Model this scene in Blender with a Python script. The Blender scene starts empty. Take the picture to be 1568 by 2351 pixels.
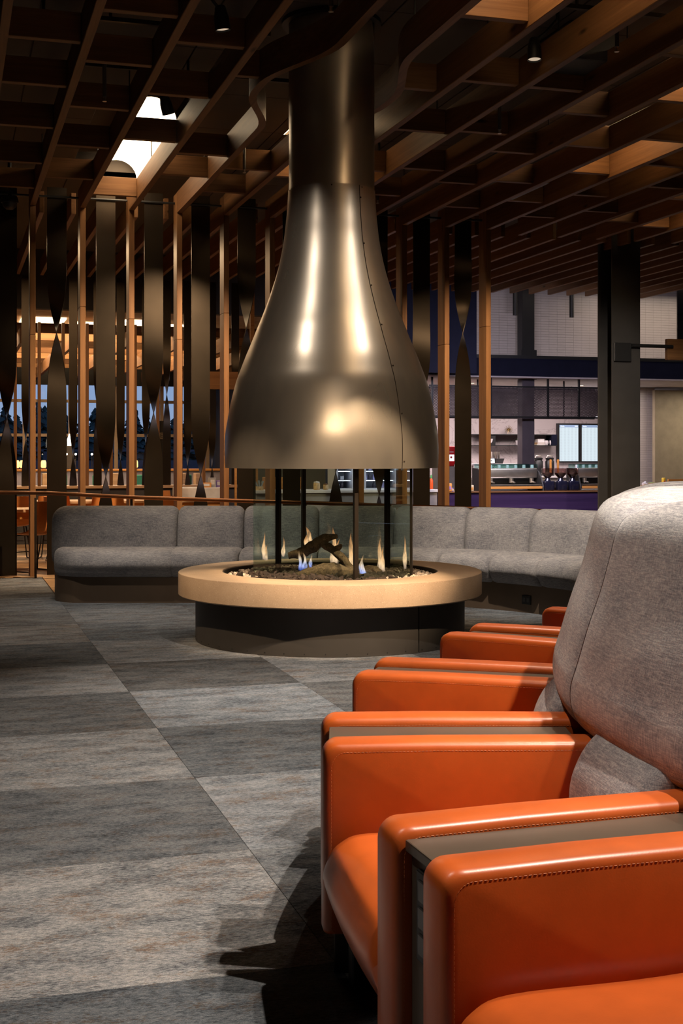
import bpy, bmesh, math, random
from mathutils import Vector, Matrix, noise
from math import sin, cos, pi, radians, sqrt, atan2, atan
R = random.Random(7)
SC = bpy.context.scene
COL = SC.collection

# ------------------------------------------------------------------ frame of the room
# room axes: Y runs along the ceiling beams, X across them; the camera looks 16.73 degrees to the right of Y
TH = atan(902 / 3000.0)
CT, ST = cos(TH), sin(TH)
EYE = 1.33

def cw(xc, yc, z=0.0):                       # metres right of / ahead of the camera -> room
    return Vector((xc * CT + yc * ST, -xc * ST + yc * CT, z))

def at_depth(px, py, d):
    t = (px - 784) / 3000.0
    return cw(t * d, d, EYE - (py - 1045) / 3000.0 * d)

def on_y(px, py, Y):
    t = (px - 784) / 3000.0
    return at_depth(px, py, Y / (CT - t * ST))

def on_z(px, py, z):
    return at_depth(px, py, (EYE - z) * 3000.0 / (py - 1045))

# ------------------------------------------------------------------ camera
cam_d = bpy.data.cameras.new('camera')
cam_d.sensor_fit = 'HORIZONTAL'
cam_d.sensor_width = 24.0
cam_d.lens = 3000.0 / 1568.0 * 24.0
cam_d.shift_y = -130.5 / 1568.0
cam_d.clip_start = 0.05
cam_d.clip_end = 300
cam = bpy.data.objects.new('camera', cam_d)
cam.location = (0, 0, EYE)
cam.rotation_euler = (pi / 2, 0, -TH)
COL.objects.link(cam)
SC.camera = cam

# ------------------------------------------------------------------ sky (dusk), exposure
W = bpy.data.worlds.new('dusk_sky')
SC.world = W
W.use_nodes = True
nt = W.node_tree
nt.nodes.clear()
wo = nt.nodes.new('ShaderNodeOutputWorld')
bg = nt.nodes.new('ShaderNodeBackground')
geo = nt.nodes.new('ShaderNodeTexCoord')
sep = nt.nodes.new('ShaderNodeSeparateXYZ')
rmp = nt.nodes.new('ShaderNodeValToRGB')
rmp.color_ramp.elements[0].position = 0.0
rmp.color_ramp.elements[0].color = (0.33, 0.42, 0.60, 1)
rmp.color_ramp.elements[1].position = 0.5
rmp.color_ramp.elements[1].color = (0.13, 0.23, 0.50, 1)
e = rmp.color_ramp.elements.new(0.08)
e.color = (0.25, 0.37, 0.63, 1)
nt.links.new(geo.outputs['Generated'], sep.inputs[0])
nt.links.new(sep.outputs['Z'], rmp.inputs[0])
nt.links.new(rmp.outputs[0], bg.inputs['Color'])
bg.inputs['Strength'].default_value = 0.85
nt.links.new(bg.outputs[0], wo.inputs['Surface'])

vs = SC.view_settings
vs.view_transform = 'Standard'
vs.look = 'None'
vs.gamma = 1.0
vs.use_curve_mapping = False
vs.exposure = 0.2
SC.cycles.use_denoising = True
SC.cycles.max_bounces = 8
SC.cycles.diffuse_bounces = 2
SC.cycles.transparent_max_bounces = 16
SC.cycles.sample_clamp_indirect = 4.0
SC.cycles.caustics_reflective = False
SC.cycles.caustics_refractive = False

# ------------------------------------------------------------------ lamps (light only; several are added fills without a fitting)
def spot(name, pos, target, watts, deg, blend=0.6, col=(1.0, 0.74, 0.48), rad=0.03):
    l = bpy.data.lights.new(name, 'SPOT')
    l.energy = watts
    l.spot_size = radians(deg)
    l.spot_blend = blend
    l.color = col
    l.shadow_soft_size = rad
    o = bpy.data.objects.new(name, l)
    o.location = pos
    o.rotation_euler = (Vector(target) - Vector(pos)).to_track_quat('-Z', 'Y').to_euler()
    COL.objects.link(o)
    return o

def area(name, pos, sx, sy, watts, col=(1.0, 0.72, 0.45), target=None):
    l = bpy.data.lights.new(name, 'AREA')
    l.shape = 'RECTANGLE'
    l.size = sx
    l.size_y = sy
    l.energy = watts
    l.color = col
    o = bpy.data.objects.new(name, l)
    o.location = pos
    if target is not None:
        o.rotation_euler = (Vector(target) - Vector(pos)).to_track_quat('-Z', 'Y').to_euler()
    COL.objects.link(o)
    return o

FIRE = cw(-0.083, 9.56)
WARM = (1.0, 0.73, 0.46)
NEUT = (1.0, 0.87, 0.72)
LZ = 4.04
spot('track_and_fill_light', cw(1.5, 6.1, LZ), cw(-0.05, 9.15, 0.4), 1700, 20, 0.5, WARM)
spot('track_and_fill_light', cw(1.57, 7.96, LZ), FIRE + Vector((0.0, 0, 1.9)), 46, 44, 0.8, NEUT)
spot('track_and_fill_light', cw(-1.46, 7.72, LZ), FIRE + Vector((0.0, 0, 1.9)), 46, 44, 0.8, NEUT)
spot('track_and_fill_light', cw(-1.6, 2.6, LZ), cw(0.25, 2.6, 0.5), 150, 17, 0.5, NEUT)  # added fill for the orange arm fronts, no fitting here
spot('track_and_fill_light', cw(0.35, 1.2, LZ), FIRE + Vector((0.0, 0, 1.5)), 620, 17, 0.8, WARM, 0.55)  # unseen soft lamp added to brighten the hood
spot('track_and_fill_light', cw(-0.35, 3.3, LZ), cw(0.85, 3.2, 0.95), 230, 34, 0.8, NEUT)
spot('track_and_fill_light', cw(-0.3, 9.9, LZ), cw(0.0, 10.3, 0.4), 260, 40, 0.8, WARM)
spot('track_and_fill_light', cw(-2.6, 7.2, LZ), cw(-0.55, 9.1, 0.4), 600, 20, 0.6, WARM)  # added from the left to brighten the stone ring
spot('track_and_fill_light', cw(0.35, 6.3, LZ), cw(0.0, 8.1, 0.0), 420, 52, 0.9, NEUT)
spot('track_and_fill_light', cw(1.75, 2.3, LZ), cw(0.35, 2.85, 0.5), 640, 50, 0.6, NEUT)
spot('track_and_fill_light', cw(1.5, 4.4, LZ), cw(0.5, 4.4, 0.5), 420, 52, 0.7, NEUT)
spot('track_and_fill_light', cw(0.9, 7.2, LZ), cw(0.3, 6.6, 0.0), 380, 72, 0.9, NEUT)
spot('track_and_fill_light', cw(-0.6, 6.4, LZ), cw(-0.9, 6.4, 0.0), 300, 56, 0.9, NEUT)
spot('track_and_fill_light', cw(1.9, 3.0, LZ), cw(-0.7, 3.9, 0.0), 420, 56, 0.8, NEUT)
spot('track_and_fill_light', cw(1.1, 9.2, LZ), cw(1.9, 11.6, 0.7), 700, 46, 0.8, NEUT)
spot('track_and_fill_light', cw(-1.9, 10.2, LZ), cw(-1.2, 11.5, 0.2), 280, 54, 0.9, NEUT)
spot('track_and_fill_light', cw(-2.3, 8.9, LZ), cw(-2.7, 10.3, 0.0), 230, 62, 0.9, NEUT)  # fill added for the dark carpet at far left
spot('track_and_fill_light', cw(-0.8, 12.9, LZ), cw(-2.0, 14.3, 1.8), 1150, 75, 0.9, WARM)
spot('track_and_fill_light', cw(1.6, 13.2, LZ), cw(1.7, 15.5, 1.6), 1000, 70, 0.9, WARM)
spot('track_and_fill_light', cw(3.2, 12.8, LZ), cw(3.4, 16.4, 1.8), 520, 50, 0.9, NEUT)
# dining hall panels and kitchen lights, with added fill lights among them
area('dining_panel_and_fill_light', (1.5, 22.8, 3.58), 3.4, 1.4, 210, (1.0, 0.70, 0.40))
area('dining_panel_and_fill_light', (2.5, 27.0, 3.58), 5.0, 2.4, 330, (1.0, 0.70, 0.40))
area('dining_panel_and_fill_light', (1.6, 17.2, 4.0), 2.6, 1.2, 150, (1.0, 0.66, 0.36))  # no panel here: fill added for the boards behind the posts
area('kitchen_soffit_light', (10.2, 23.6, 2.68), 5.5, 1.2, 200, (1.0, 0.84, 0.82))
area('kitchen_counter_light', (8.3, 17.6, 3.0), 2.4, 0.5, 130, (0.86, 0.80, 1.0), (8.6, 19.0, 0.7))
area('upper_wall_light', (9.5, 21.2, 4.40), 4.5, 0.4, 6, (1.0, 0.82, 0.70))
area('hall_fill_light', (12.8, 21.2, 4.40), 2.5, 1.2, 24, (1.0, 0.82, 0.65))  # added fill for the right hall, no panel hangs here
area('partition_fill_light', (15.2, 22.7, 2.66), 2.2, 0.5, 45, (1.0, 0.86, 0.66))  # added to brighten the tan partition, without a fitting

# ------------------------------------------------------------------ mesh helpers
class MB:
    def __init__(s):
        s.v, s.f = [], []

    def add(s, vs_, fs_, M=None):
        b = len(s.v)
        s.v += [tuple(M @ Vector(p)) for p in vs_] if M is not None else [tuple(p) for p in vs_]
        s.f += [tuple(b + i for i in f) for f in fs_]
        return s

    def box(s, x0, x1, y0, y1, z0, z1, M=None):
        vs_ = [(x0, y0, z0), (x1, y0, z0), (x1, y1, z0), (x0, y1, z0), (x0, y0, z1), (x1, y0, z1), (x1, y1, z1), (x0, y1, z1)]
        return s.add(vs_, [(0, 3, 2, 1), (4, 5, 6, 7), (0, 1, 5, 4), (1, 2, 6, 5), (2, 3, 7, 6), (3, 0, 4, 7)], M)

    def rbox(s, x0, x1, y0, y1, z0, z1, r, seg=3, M=None):
        bm = bmesh.new()
        bmesh.ops.create_cube(bm, size=1.0)
        for v in bm.verts:
            v.co = Vector(((x0 + x1) / 2 + v.co.x * (x1 - x0), (y0 + y1) / 2 + v.co.y * (y1 - y0), (z0 + z1) / 2 + v.co.z * (z1 - z0)))
        bmesh.ops.bevel(bm, geom=bm.edges[:], offset=r, segments=seg, profile=0.5, affect='EDGES')
        bm.verts.index_update()
        s.add([v.co.copy() for v in bm.verts], [[v.index for v in f.verts] for f in bm.faces], M)
        bm.free()
        return s

    def lathe(s, prof, n=32, M=None, a0=0.0, a1=None, closed_prof=False, cap=True):
        full = a1 is None
        k = n if full else n + 1
        vs_, fs_ = [], []
        m = len(prof)
        for i in range(k):
            a = (2 * pi * i / n) if full else a0 + (a1 - a0) * i / n
            for r, z in prof:
                vs_.append((r * cos(a), r * sin(a), z))
        lim = k if full else k - 1
        for i in range(lim):
            j = (i + 1) % k
            for q in range(m if closed_prof else m - 1):
                p = (q + 1) % m
                fs_.append((i * m + q, j * m + q, j * m + p, i * m + p))
        if cap and not closed_prof and full:
            if prof[0][0] > 1e-6:
                fs_.append([i * m for i in range(k)][::-1])
            if prof[-1][0] > 1e-6:
                fs_.append([i * m + m - 1 for i in range(k)])
        if not full and closed_prof:
            fs_.append(list(range(m)))
            fs_.append([(k - 1) * m + q for q in range(m)][::-1])
        return s.add(vs_, fs_, M)

    def cyl(s, p, q, r, n=10, r2=None):
        p, q = Vector(p), Vector(q)
        r2 = r if r2 is None else r2
        d = (q - p)
        M = Matrix.Translation(p) @ d.to_track_quat('Z', 'Y').to_matrix().to_4x4()
        return s.lathe([(r, 0), (r2, d.length)], n, M)

    def tube(s, pts, r, n=8, rs=None, cap=True):
        pts = [Vector(p) for p in pts]
        vs_, fs_ = [], []
        up = None
        for i, p in enumerate(pts):
            t = (pts[min(i + 1, len(pts) - 1)] - pts[max(i - 1, 0)]).normalized()
            if up is None:
                up = Vector((0, 0, 1)) if abs(t.z) < 0.9 else Vector((1, 0, 0))
            u = t.cross(up).normalized()
            up = u.cross(t).normalized()
            rr = rs[i] if rs else r
            for k in range(n):
                a = 2 * pi * k / n
                vs_.append(p + (u * cos(a) + up * sin(a)) * rr)
        for i in range(len(pts) - 1):
            for k in range(n):
                j = (k + 1) % n
                fs_.append((i * n + k, i * n + j, (i + 1) * n + j, (i + 1) * n + k))
        if cap:
            fs_.append(list(range(n))[::-1])
            fs_.append([(len(pts) - 1) * n + k for k in range(n)])
        return s.add(vs_, fs_)

    def rings(s, rings_, cap=True, M=None):
        m = len(rings_[0])
        vs_ = [p for r in rings_ for p in r]
        fs_ = []
        for i in range(len(rings_) - 1):
            for q in range(m):
                p = (q + 1) % m
                fs_.append((i * m + q, i * m + p, (i + 1) * m + p, (i + 1) * m + q))
        if cap:
            fs_.append(list(range(m))[::-1])
            fs_.append([(len(rings_) - 1) * m + q for q in range(m)])
        return s.add(vs_, fs_, M)

    def prism(s, poly, z0, z1, M=None):          # polygon in xy, upwards
        return s.rings([[(x, y, z0) for x, y in poly], [(x, y, z1) for x, y in poly]], True, M)

    def ball(s, c, r, seg=12, rg=8, sc=(1, 1, 1)):
        prof = [(max(1e-5, sin(pi * i / rg)) * r, -cos(pi * i / rg) * r) for i in range(rg + 1)]
        return s.lathe(prof, seg, Matrix.Translation(c) @ Matrix.Diagonal((*sc, 1)), cap=False)

    def mesh(s, name, mat=None, smooth=None):
        me = bpy.data.meshes.new(name)
        me.from_pydata(s.v, [], s.f)
        bm = bmesh.new()
        bm.from_mesh(me)
        bmesh.ops.recalc_face_normals(bm, faces=bm.faces[:])
        bm.to_mesh(me)
        bm.free()
        if mat:
            me.materials.append(mat)
        if smooth is not None:
            me.polygons.foreach_set('use_smooth', [True] * len(me.polygons))
            me.set_sharp_from_angle(angle=radians(smooth))
        me.update()
        return me


def obj(name, mb, mat=None, parent=None, smooth=None, world=False, loc=None):
    """One mesh object. world=True: the mesh was built in room coordinates and is shifted into its (unrotated) parent's frame."""
    if world and parent is not None:
        o_ = Vector((0, 0, 0))
        p = parent
        while p is not None:
            o_ += p.location
            p = p.parent
        mb.v = [tuple(Vector(v) - o_) for v in mb.v]
    me = mb.mesh(name, mat, smooth) if isinstance(mb, MB) else mb
    o = bpy.data.objects.new(name, me)
    COL.objects.link(o)
    if parent is not None:
        o.parent = parent
    if loc is not None:
        o.location = loc
    return o


def tag(o, label, cat, group=None):
    o['label'] = label
    o['category'] = cat
    if group:
        o['group'] = group
    return o


def thing(name, label, cat, loc=(0, 0, 0), rz=0.0, group=None):
    o = bpy.data.objects.new(name, None)
    o.empty_display_size = 0.1
    o.location = loc
    o.rotation_euler = (0, 0, rz)
    COL.objects.link(o)
    return tag(o, label, cat, group)


def single(name, mb, mat, label, cat, group=None, smooth=None):
    """A thing that is one mesh, its origin moved to the middle of its foot."""
    xs = [v[0] for v in mb.v]; ys = [v[1] for v in mb.v]; zs = [v[2] for v in mb.v]
    o_ = Vector(((min(xs) + max(xs)) / 2, (min(ys) + max(ys)) / 2, min(zs)))
    mb.v = [tuple(Vector(v) - o_) for v in mb.v]
    o = obj(name, mb, mat, None, smooth)
    o.location = o_
    return tag(o, label, cat, group)


def struct(name, mb, mat, parent=None, smooth=None):
    o = obj(name, mb, mat, parent, smooth, world=parent is not None)
    o['kind'] = 'structure'
    return o


def dup(root, loc, rz=0.0, label=None, group=None):
    r = root.copy()
    COL.objects.link(r)
    r.location = loc
    r.rotation_euler = (0, 0, rz)
    if label:
        r['label'] = label
    if group:
        r['group'] = group
    for ch in list(root.children):
        c = ch.copy()
        COL.objects.link(c)
        c.parent = r
        for g in list(ch.children):
            d = g.copy()
            COL.objects.link(d)
            d.parent = c
    return r

# ------------------------------------------------------------------ materials
def new_mat(name):
    m = bpy.data.materials.new(name)
    m.use_nodes = True
    n = m.node_tree
    b = n.nodes['Principled BSDF']
    return m, n, b, n.links.new

def coords(n, scale, src='Object', shift=True):
    """Texture coordinates stretched by scale, moved by a random amount for each object."""
    tc = n.nodes.new('ShaderNodeTexCoord')
    mp = n.nodes.new('ShaderNodeMapping')
    mp.inputs['Scale'].default_value = scale
    n.links.new(tc.outputs[src], mp.inputs['Vector'])
    if shift:
        oi = n.nodes.new('ShaderNodeObjectInfo')
        mu = n.nodes.new('ShaderNodeMath')
        mu.operation = 'MULTIPLY'
        mu.inputs[1].default_value = 37.0
        n.links.new(oi.outputs['Random'], mu.inputs[0])
        n.links.new(mu.outputs[0], mp.inputs['Location'])
    return mp.outputs[0]

def noise_tex(n, vec, scale, detail=4, rough=0.55, dist=0.0):
    t = n.nodes.new('ShaderNodeTexNoise')
    t.inputs['Scale'].default_value = scale
    t.inputs['Detail'].default_value = detail
    t.inputs['Roughness'].default_value = rough
    t.inputs['Distortion'].default_value = dist
    if vec is not None:
        n.links.new(vec, t.inputs['Vector'])
    return t.outputs[0]

def ramp(n, fac, stops):
    r = n.nodes.new('ShaderNodeValToRGB')
    els = r.color_ramp.elements
    els[0].position, els[0].color = stops[0][0], (*stops[0][1], 1)
    els[1].position, els[1].color = stops[-1][0], (*stops[-1][1], 1)
    for p, c in stops[1:-1]:
        x = els.new(p)
        x.color = (*c, 1)
    n.links.new(fac, r.inputs[0])
    return r.outputs[0]

def mixc(n, fac, a, b, mode='MIX'):
    m = n.nodes.new('ShaderNodeMix')
    m.data_type = 'RGBA'
    m.blend_type = mode
    for sock, val in ((m.inputs[0], fac), (m.inputs[6], a), (m.inputs[7], b)):
        if isinstance(val, (int, float)):
            sock.default_value = val
        elif isinstance(val, tuple):
            sock.default_value = (*val, 1)
        else:
            n.links.new(val, sock)
    return m.outputs[2]

def bump(n, b, h, strength=0.2, dist=0.01):
    u = n.nodes.new('ShaderNodeBump')
    u.inputs['Strength'].default_value = strength
    u.inputs['Distance'].default_value = dist
    n.links.new(h, u.inputs['Height'])
    n.links.new(u.outputs[0], b.inputs['Normal'])

def plain(name, col, rough=0.5, metal=0.0, vary=0.12, nscale=6.0, bmp=0.0, emit=0.0, spec=0.5):
    m, n, b, L = new_mat(name)
    v = coords(n, (1, 1, 1))
    t = noise_tex(n, v, nscale, 3)
    lo = tuple(c * (1 - vary) for c in col)
    hi = tuple(min(1, c * (1 + vary)) for c in col)
    c = ramp(n, t, [(0.3, lo), (0.7, hi)])
    L(c, b.inputs['Base Color'])
    b.inputs['Roughness'].default_value = rough
    b.inputs['Metallic'].default_value = metal
    b.inputs['Specular IOR Level'].default_value = spec
    if bmp:
        bump(n, b, noise_tex(n, v, nscale * 12, 2), bmp, 0.003)
    if emit:
        L(c, b.inputs['Emission Color'])
        b.inputs['Emission Strength'].default_value = emit
    return m

def glow(name, col, strength):
    m, n, b, L = new_mat(name)
    t = noise_tex(n, coords(n, (1, 1, 1)), 0.8, 1)
    c = ramp(n, t, [(0.3, tuple(x * 0.94 for x in col)), (0.7, col)])
    L(c, b.inputs['Emission Color'])
    L(c, b.inputs['Base Color'])
    b.inputs['Emission Strength'].default_value = strength
    return m

def wood(name, axis, dark, mid, light, rough=0.5):
    m, n, b, L = new_mat(name)
    s = {'x': (0.5, 14, 14), 'y': (14, 0.5, 14), 'z': (14, 14, 0.5)}[axis]
    v = coords(n, s)
    g = noise_tex(n, v, 3.0, 6, 0.65, 0.6)
    v2 = coords(n, tuple(0.25 * x for x in s))
    p = noise_tex(n, v2, 2.0, 3)
    c = ramp(n, g, [(0.30, dark), (0.52, mid), (0.75, light)])
    c = mixc(n, 0.45, c, ramp(n, p, [(0.35, dark), (0.65, light)]), 'MIX')
    oi = n.nodes.new('ShaderNodeObjectInfo')
    tone = ramp(n, oi.outputs['Random'], [(0.0, (0.78, 0.74, 0.72)), (1.0, (1.08, 1.06, 1.02))])
    c = mixc(n, 1.0, c, tone, 'MULTIPLY')
    # knots
    kv = coords(n, {'x': (1.1, 4, 4), 'y': (4, 1.1, 4), 'z': (4, 4, 1.1)}[axis])
    vo = n.nodes.new('ShaderNodeTexVoronoi')
    vo.inputs['Scale'].default_value = 1.1
    L(kv, vo.inputs['Vector'])
    kk = ramp(n, vo.outputs['Distance'], [(0.03, (1, 1, 1)), (0.10, (0, 0, 0))])
    c = mixc(n, kk, c, tuple(x * 0.35 for x in dark))
    L(c, b.inputs['Base Color'])
    b.inputs['Roughness'].default_value = rough
    b.inputs['Specular IOR Level'].default_value = 0.2
    bump(n, b, g, 0.12, 0.002)
    return m

OD, OM, OL = (0.105, 0.046, 0.017), (0.175, 0.084, 0.035), (0.25, 0.128, 0.056)
M_OAK = {a: wood('oak_' + a, a, OD, OM, OL) for a in 'xyz'}
M_FLOORWOOD = wood('floor_oak', 'x', (0.24, 0.14, 0.07), (0.36, 0.22, 0.12), (0.46, 0.30, 0.17), 0.35)
M_TABLE = wood('pale_table_wood', 'x', (0.40, 0.24, 0.13), (0.52, 0.34, 0.20), (0.62, 0.43, 0.27), 0.4)
M_ORWOOD = wood('amber_wood', 'x', (0.42, 0.19, 0.05), (0.55, 0.26, 0.07), (0.66, 0.33, 0.10), 0.4)

def m_carpet():
    m, n, b, L = new_mat('carpet_loop')
    v = coords(n, (1, 1, 1))
    st = noise_tex(n, coords(n, (22, 60, 1)), 2.2, 6, 0.75, 0.3)
    pat = noise_tex(n, coords(n, (2.6, 6.0, 1)), 1.6, 6, 0.70)
    fine = noise_tex(n, coords(n, (90, 190, 1)), 3.0, 2, 0.7)
    su = n.nodes.new('ShaderNodeMath'); su.operation = 'MULTIPLY_ADD'; su.inputs[1].default_value = 0.62
    mu = n.nodes.new('ShaderNodeMath'); mu.operation = 'MULTIPLY'; mu.inputs[1].default_value = 0.38
    L(pat, mu.inputs[0]); L(st, su.inputs[0]); L(mu.outputs[0], su.inputs[2])
    c = ramp(n, su.outputs[0], [(0.38, (0.028, 0.030, 0.035)), (0.455, (0.088, 0.096, 0.105)), (0.53, (0.168, 0.174, 0.180)), (0.63, (0.255, 0.250, 0.243))])
    pat2 = noise_tex(n, coords(n, (2.6, 5.0, 1)), 2.1, 6, 0.7)
    su2 = n.nodes.new('ShaderNodeMath'); su2.operation = 'MULTIPLY_ADD'; su2.inputs[1].default_value = 0.5
    mu2 = n.nodes.new('ShaderNodeMath'); mu2.operation = 'MULTIPLY'; mu2.inputs[1].default_value = 0.5
    st2 = noise_tex(n, coords(n, (34, 70, 1)), 2.2, 5, 0.75)
    L(pat2, mu2.inputs[0]); L(st2, su2.inputs[0]); L(mu2.outputs[0], su2.inputs[2])
    br = ramp(n, su2.outputs[0], [(0.52, (0, 0, 0)), (0.61, (0.8, 0.8, 0.8))])
    c = mixc(n, br, c, (0.105, 0.066, 0.040))
    c = mixc(n, 0.8, c, ramp(n, fine, [(0.3, (0.45, 0.45, 0.46)), (0.7, (1.55, 1.55, 1.55))]), 'MULTIPLY')
    oi = n.nodes.new('ShaderNodeObjectInfo')
    c = mixc(n, 1.0, c, oi.outputs['Color'], 'MULTIPLY')
    L(c, b.inputs['Base Color'])
    b.inputs['Roughness'].default_value = 0.95
    b.inputs['Specular IOR Level'].default_value = 0.1
    bump(n, b, fine, 0.5, 0.004)
    return m
M_CARPET = m_carpet()

def m_fabric(name, lo, mid, hi, sc=1.0):
    m, n, b, L = new_mat(name)
    a = noise_tex(n, coords(n, (13 * sc, 13 * sc, 150 * sc)), 2.0, 3, 0.7)
    d = noise_tex(n, coords(n, (150 * sc, 150 * sc, 13 * sc)), 2.0, 3, 0.7)
    big = noise_tex(n, coords(n, (3, 3, 5)), 1.5, 3)
    ad = n.nodes.new('ShaderNodeMath'); ad.operation = 'ADD'
    L(a, ad.inputs[0]); L(d, ad.inputs[1])
    hf = n.nodes.new('ShaderNodeMath'); hf.operation = 'MULTIPLY'; hf.inputs[1].default_value = 0.5
    L(ad.outputs[0], hf.inputs[0])
    c = ramp(n, hf.outputs[0], [(0.40, lo), (0.5, mid), (0.60, hi)])
    c = mixc(n, 0.25, c, ramp(n, big, [(0.35, lo), (0.65, hi)]))
    L(c, b.inputs['Base Color'])
    b.inputs['Roughness'].default_value = 0.9
    b.inputs['Specular IOR Level'].default_value = 0.15
    b.inputs['Sheen Weight'].default_value = 0.15
    bump(n, b, hf.outputs[0], 0.35, 0.003)
    return m
M_FABRIC = m_fabric('grey_heather_fabric', (0.12, 0.118, 0.140), (0.25, 0.243, 0.258), (0.46, 0.43, 0.42))

def m_leather(name, col):
    m, n, b, L = new_mat(name)
    v = coords(n, (1, 1, 1))
    big = noise_tex(n, v, 5, 4, 0.6)
    fine = noise_tex(n, v, 260, 2)
    c = ramp(n, big, [(0.3, tuple(x * 0.82 for x in col)), (0.7, tuple(min(1, x * 1.12) for x in col))])
    L(c, b.inputs['Base Color'])
    b.inputs['Roughness'].default_value = 0.36
    b.inputs['Specular IOR Level'].default_value = 0.6
    bump(n, b, fine, 0.10, 0.001)
    return m
M_LEATHER = m_leather('orange_leather', (0.48, 0.090, 0.014))
M_STITCH = plain('orange_thread', (0.50, 0.15, 0.045), 0.6)
M_SEAM = plain('leather_seam', (0.22, 0.05, 0.012), 0.6)

def m_hood():
    m, n, b, L = new_mat('blackened_bronze_steel')
    v = coords(n, (1, 1, 1), shift=False)
    big = noise_tex(n, coords(n, (2.2, 2.2, 1.0), shift=False), 1.8, 2, 0.5)
    c = ramp(n, big, [(0.0, (0.20, 0.185, 0.175)), (0.5, (0.38, 0.335, 0.285)), (1.0, (0.56, 0.485, 0.395))])
    L(c, b.inputs['Base Color'])
    b.inputs['Metallic'].default_value = 0.76
    r = ramp(n, big, [(0.0, (0.40, 0.40, 0.40)), (1.0, (0.22, 0.22, 0.22))])
    L(r, b.inputs['Roughness'])
    b.inputs['Anisotropic'].default_value = 0.4
    tg = n.nodes.new('ShaderNodeTangent')
    tg.direction_type = 'RADIAL'
    tg.axis = 'Z'
    L(tg.outputs[0], b.inputs['Tangent'])
    return m
M_HOOD = m_hood()

def m_stone():
    m, n, b, L = new_mat('honed_sand_concrete')
    v = coords(n, (1, 1, 1), shift=False)
    big = noise_tex(n, v, 3, 4, 0.6)
    sp = noise_tex(n, v, 170, 2, 0.6)
    c = ramp(n, big, [(0.3, (0.40, 0.275, 0.180)), (0.7, (0.50, 0.355, 0.240))])
    dk = ramp(n, sp, [(0.62, (0, 0, 0)), (0.70, (1, 1, 1))])
    c = mixc(n, dk, c, (0.62, 0.47, 0.34))
    dk2 = ramp(n, noise_tex(n, v, 210, 2), [(0.28, (1, 1, 1)), (0.36, (0, 0, 0))])
    c = mixc(n, dk2, c, (0.20, 0.125, 0.08))
    L(c, b.inputs['Base Color'])
    b.inputs['Roughness'].default_value = 0.55
    return m
M_STONE = m_stone()

M_DARKMETAL = plain('dark_bronze_metal', (0.045, 0.034, 0.026), 0.42, 0.75, 0.15, 3)
M_FIN = plain('brown_steel_fin', (0.040, 0.030, 0.021), 0.36, 0.85, 0.18, 2)
M_BLACK = plain('black_powder_coat', (0.010, 0.010, 0.011), 0.45)
M_PLINTH = plain('charcoal_plinth', (0.055, 0.048, 0.043), 0.5, 0.2, 0.15, 2)
M_SOFABASE = plain('bronze_kickplate', (0.15, 0.105, 0.072), 0.45, 0.4, 0.15, 2)
M_COLUMN = plain('charcoal_column_paint', (0.040, 0.037, 0.036), 0.5, 0.1, 0.15, 3)
M_NAVY = plain('navy_panel', (0.008, 0.009, 0.022), 0.6, spec=0.08)
M_CEIL = plain('umber_ceiling', (0.085, 0.066, 0.051), 0.8, 0, 0.08, 2)
M_WALL = plain('dark_wall_paint', (0.03, 0.026, 0.024), 0.8)
M_TAN = plain('olive_tan_partition', (0.25, 0.20, 0.13), 0.7)
M_GREYWALL = plain('grey_wall', (0.20, 0.18, 0.165), 0.7)
M_WHITE = plain('white_laminate', (0.62, 0.60, 0.60), 0.4)
M_COPPER = plain('bronze_rail', (0.20, 0.085, 0.040), 0.35, 0.7)
M_CHROME = plain('polished_steel', (0.68, 0.63, 0.56), 0.34, 1.0)
M_TILE = plain('glazed_white_tile', (0.56, 0.50, 0.47), 0.28, 0, 0.06, 2)
M_GROUT = plain('grout', (0.26, 0.22, 0.20), 0.8)
M_PURPLE = wood('plum_stained_wood', 'x', (0.030, 0.018, 0.060), (0.042, 0.024, 0.085), (0.060, 0.034, 0.110), 0.35)
M_GREEN = plain('green_upholstery', (0.03, 0.20, 0.13), 0.7)
M_RED = plain('red_enamel', (0.50, 0.012, 0.016), 0.3)
M_COVE = glow('cove_lining', (1.0, 0.80, 0.54), 6.0)
M_COVE_DIM = glow('dim_cove_lining', (1.0, 0.74, 0.44), 7.5)
M_PANELGLOW = glow('warm_light_panel', (1.0, 0.74, 0.42), 4.0)
M_LAMP = glow('lamp_lens', (1.0, 0.82, 0.58), 12.0)
M_COOL = glow('cool_light_strip', (0.86, 0.90, 1.0), 5.0)

# ================================================================== THE SETTING
ORD = ['first', 'second', 'third', 'fourth', 'fifth', 'sixth', 'seventh', 'eighth', 'ninth', 'tenth', 'eleventh', 'twelfth', 'thirteenth', 'fourteenth', 'fifteenth', 'sixteenth', 'seventeenth', 'eighteenth', 'nineteenth', 'twentieth'] + ['twenty-' + w for w in ('first', 'second', 'third', 'fourth', 'fifth', 'sixth', 'seventh', 'eighth', 'ninth')] + ['thirtieth'] + ['thirty-' + w for w in ('first', 'second', 'third', 'fourth', 'fifth')]
BEAM_Z, CEIL_Z = 4.07, 4.50
ROW_Y = 14.69                                   # line on which the posts of the screen stand
BEAM_X0, PITCH, BW = 1.393, 0.54, 0.062         # first-bay ceiling beams

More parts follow.
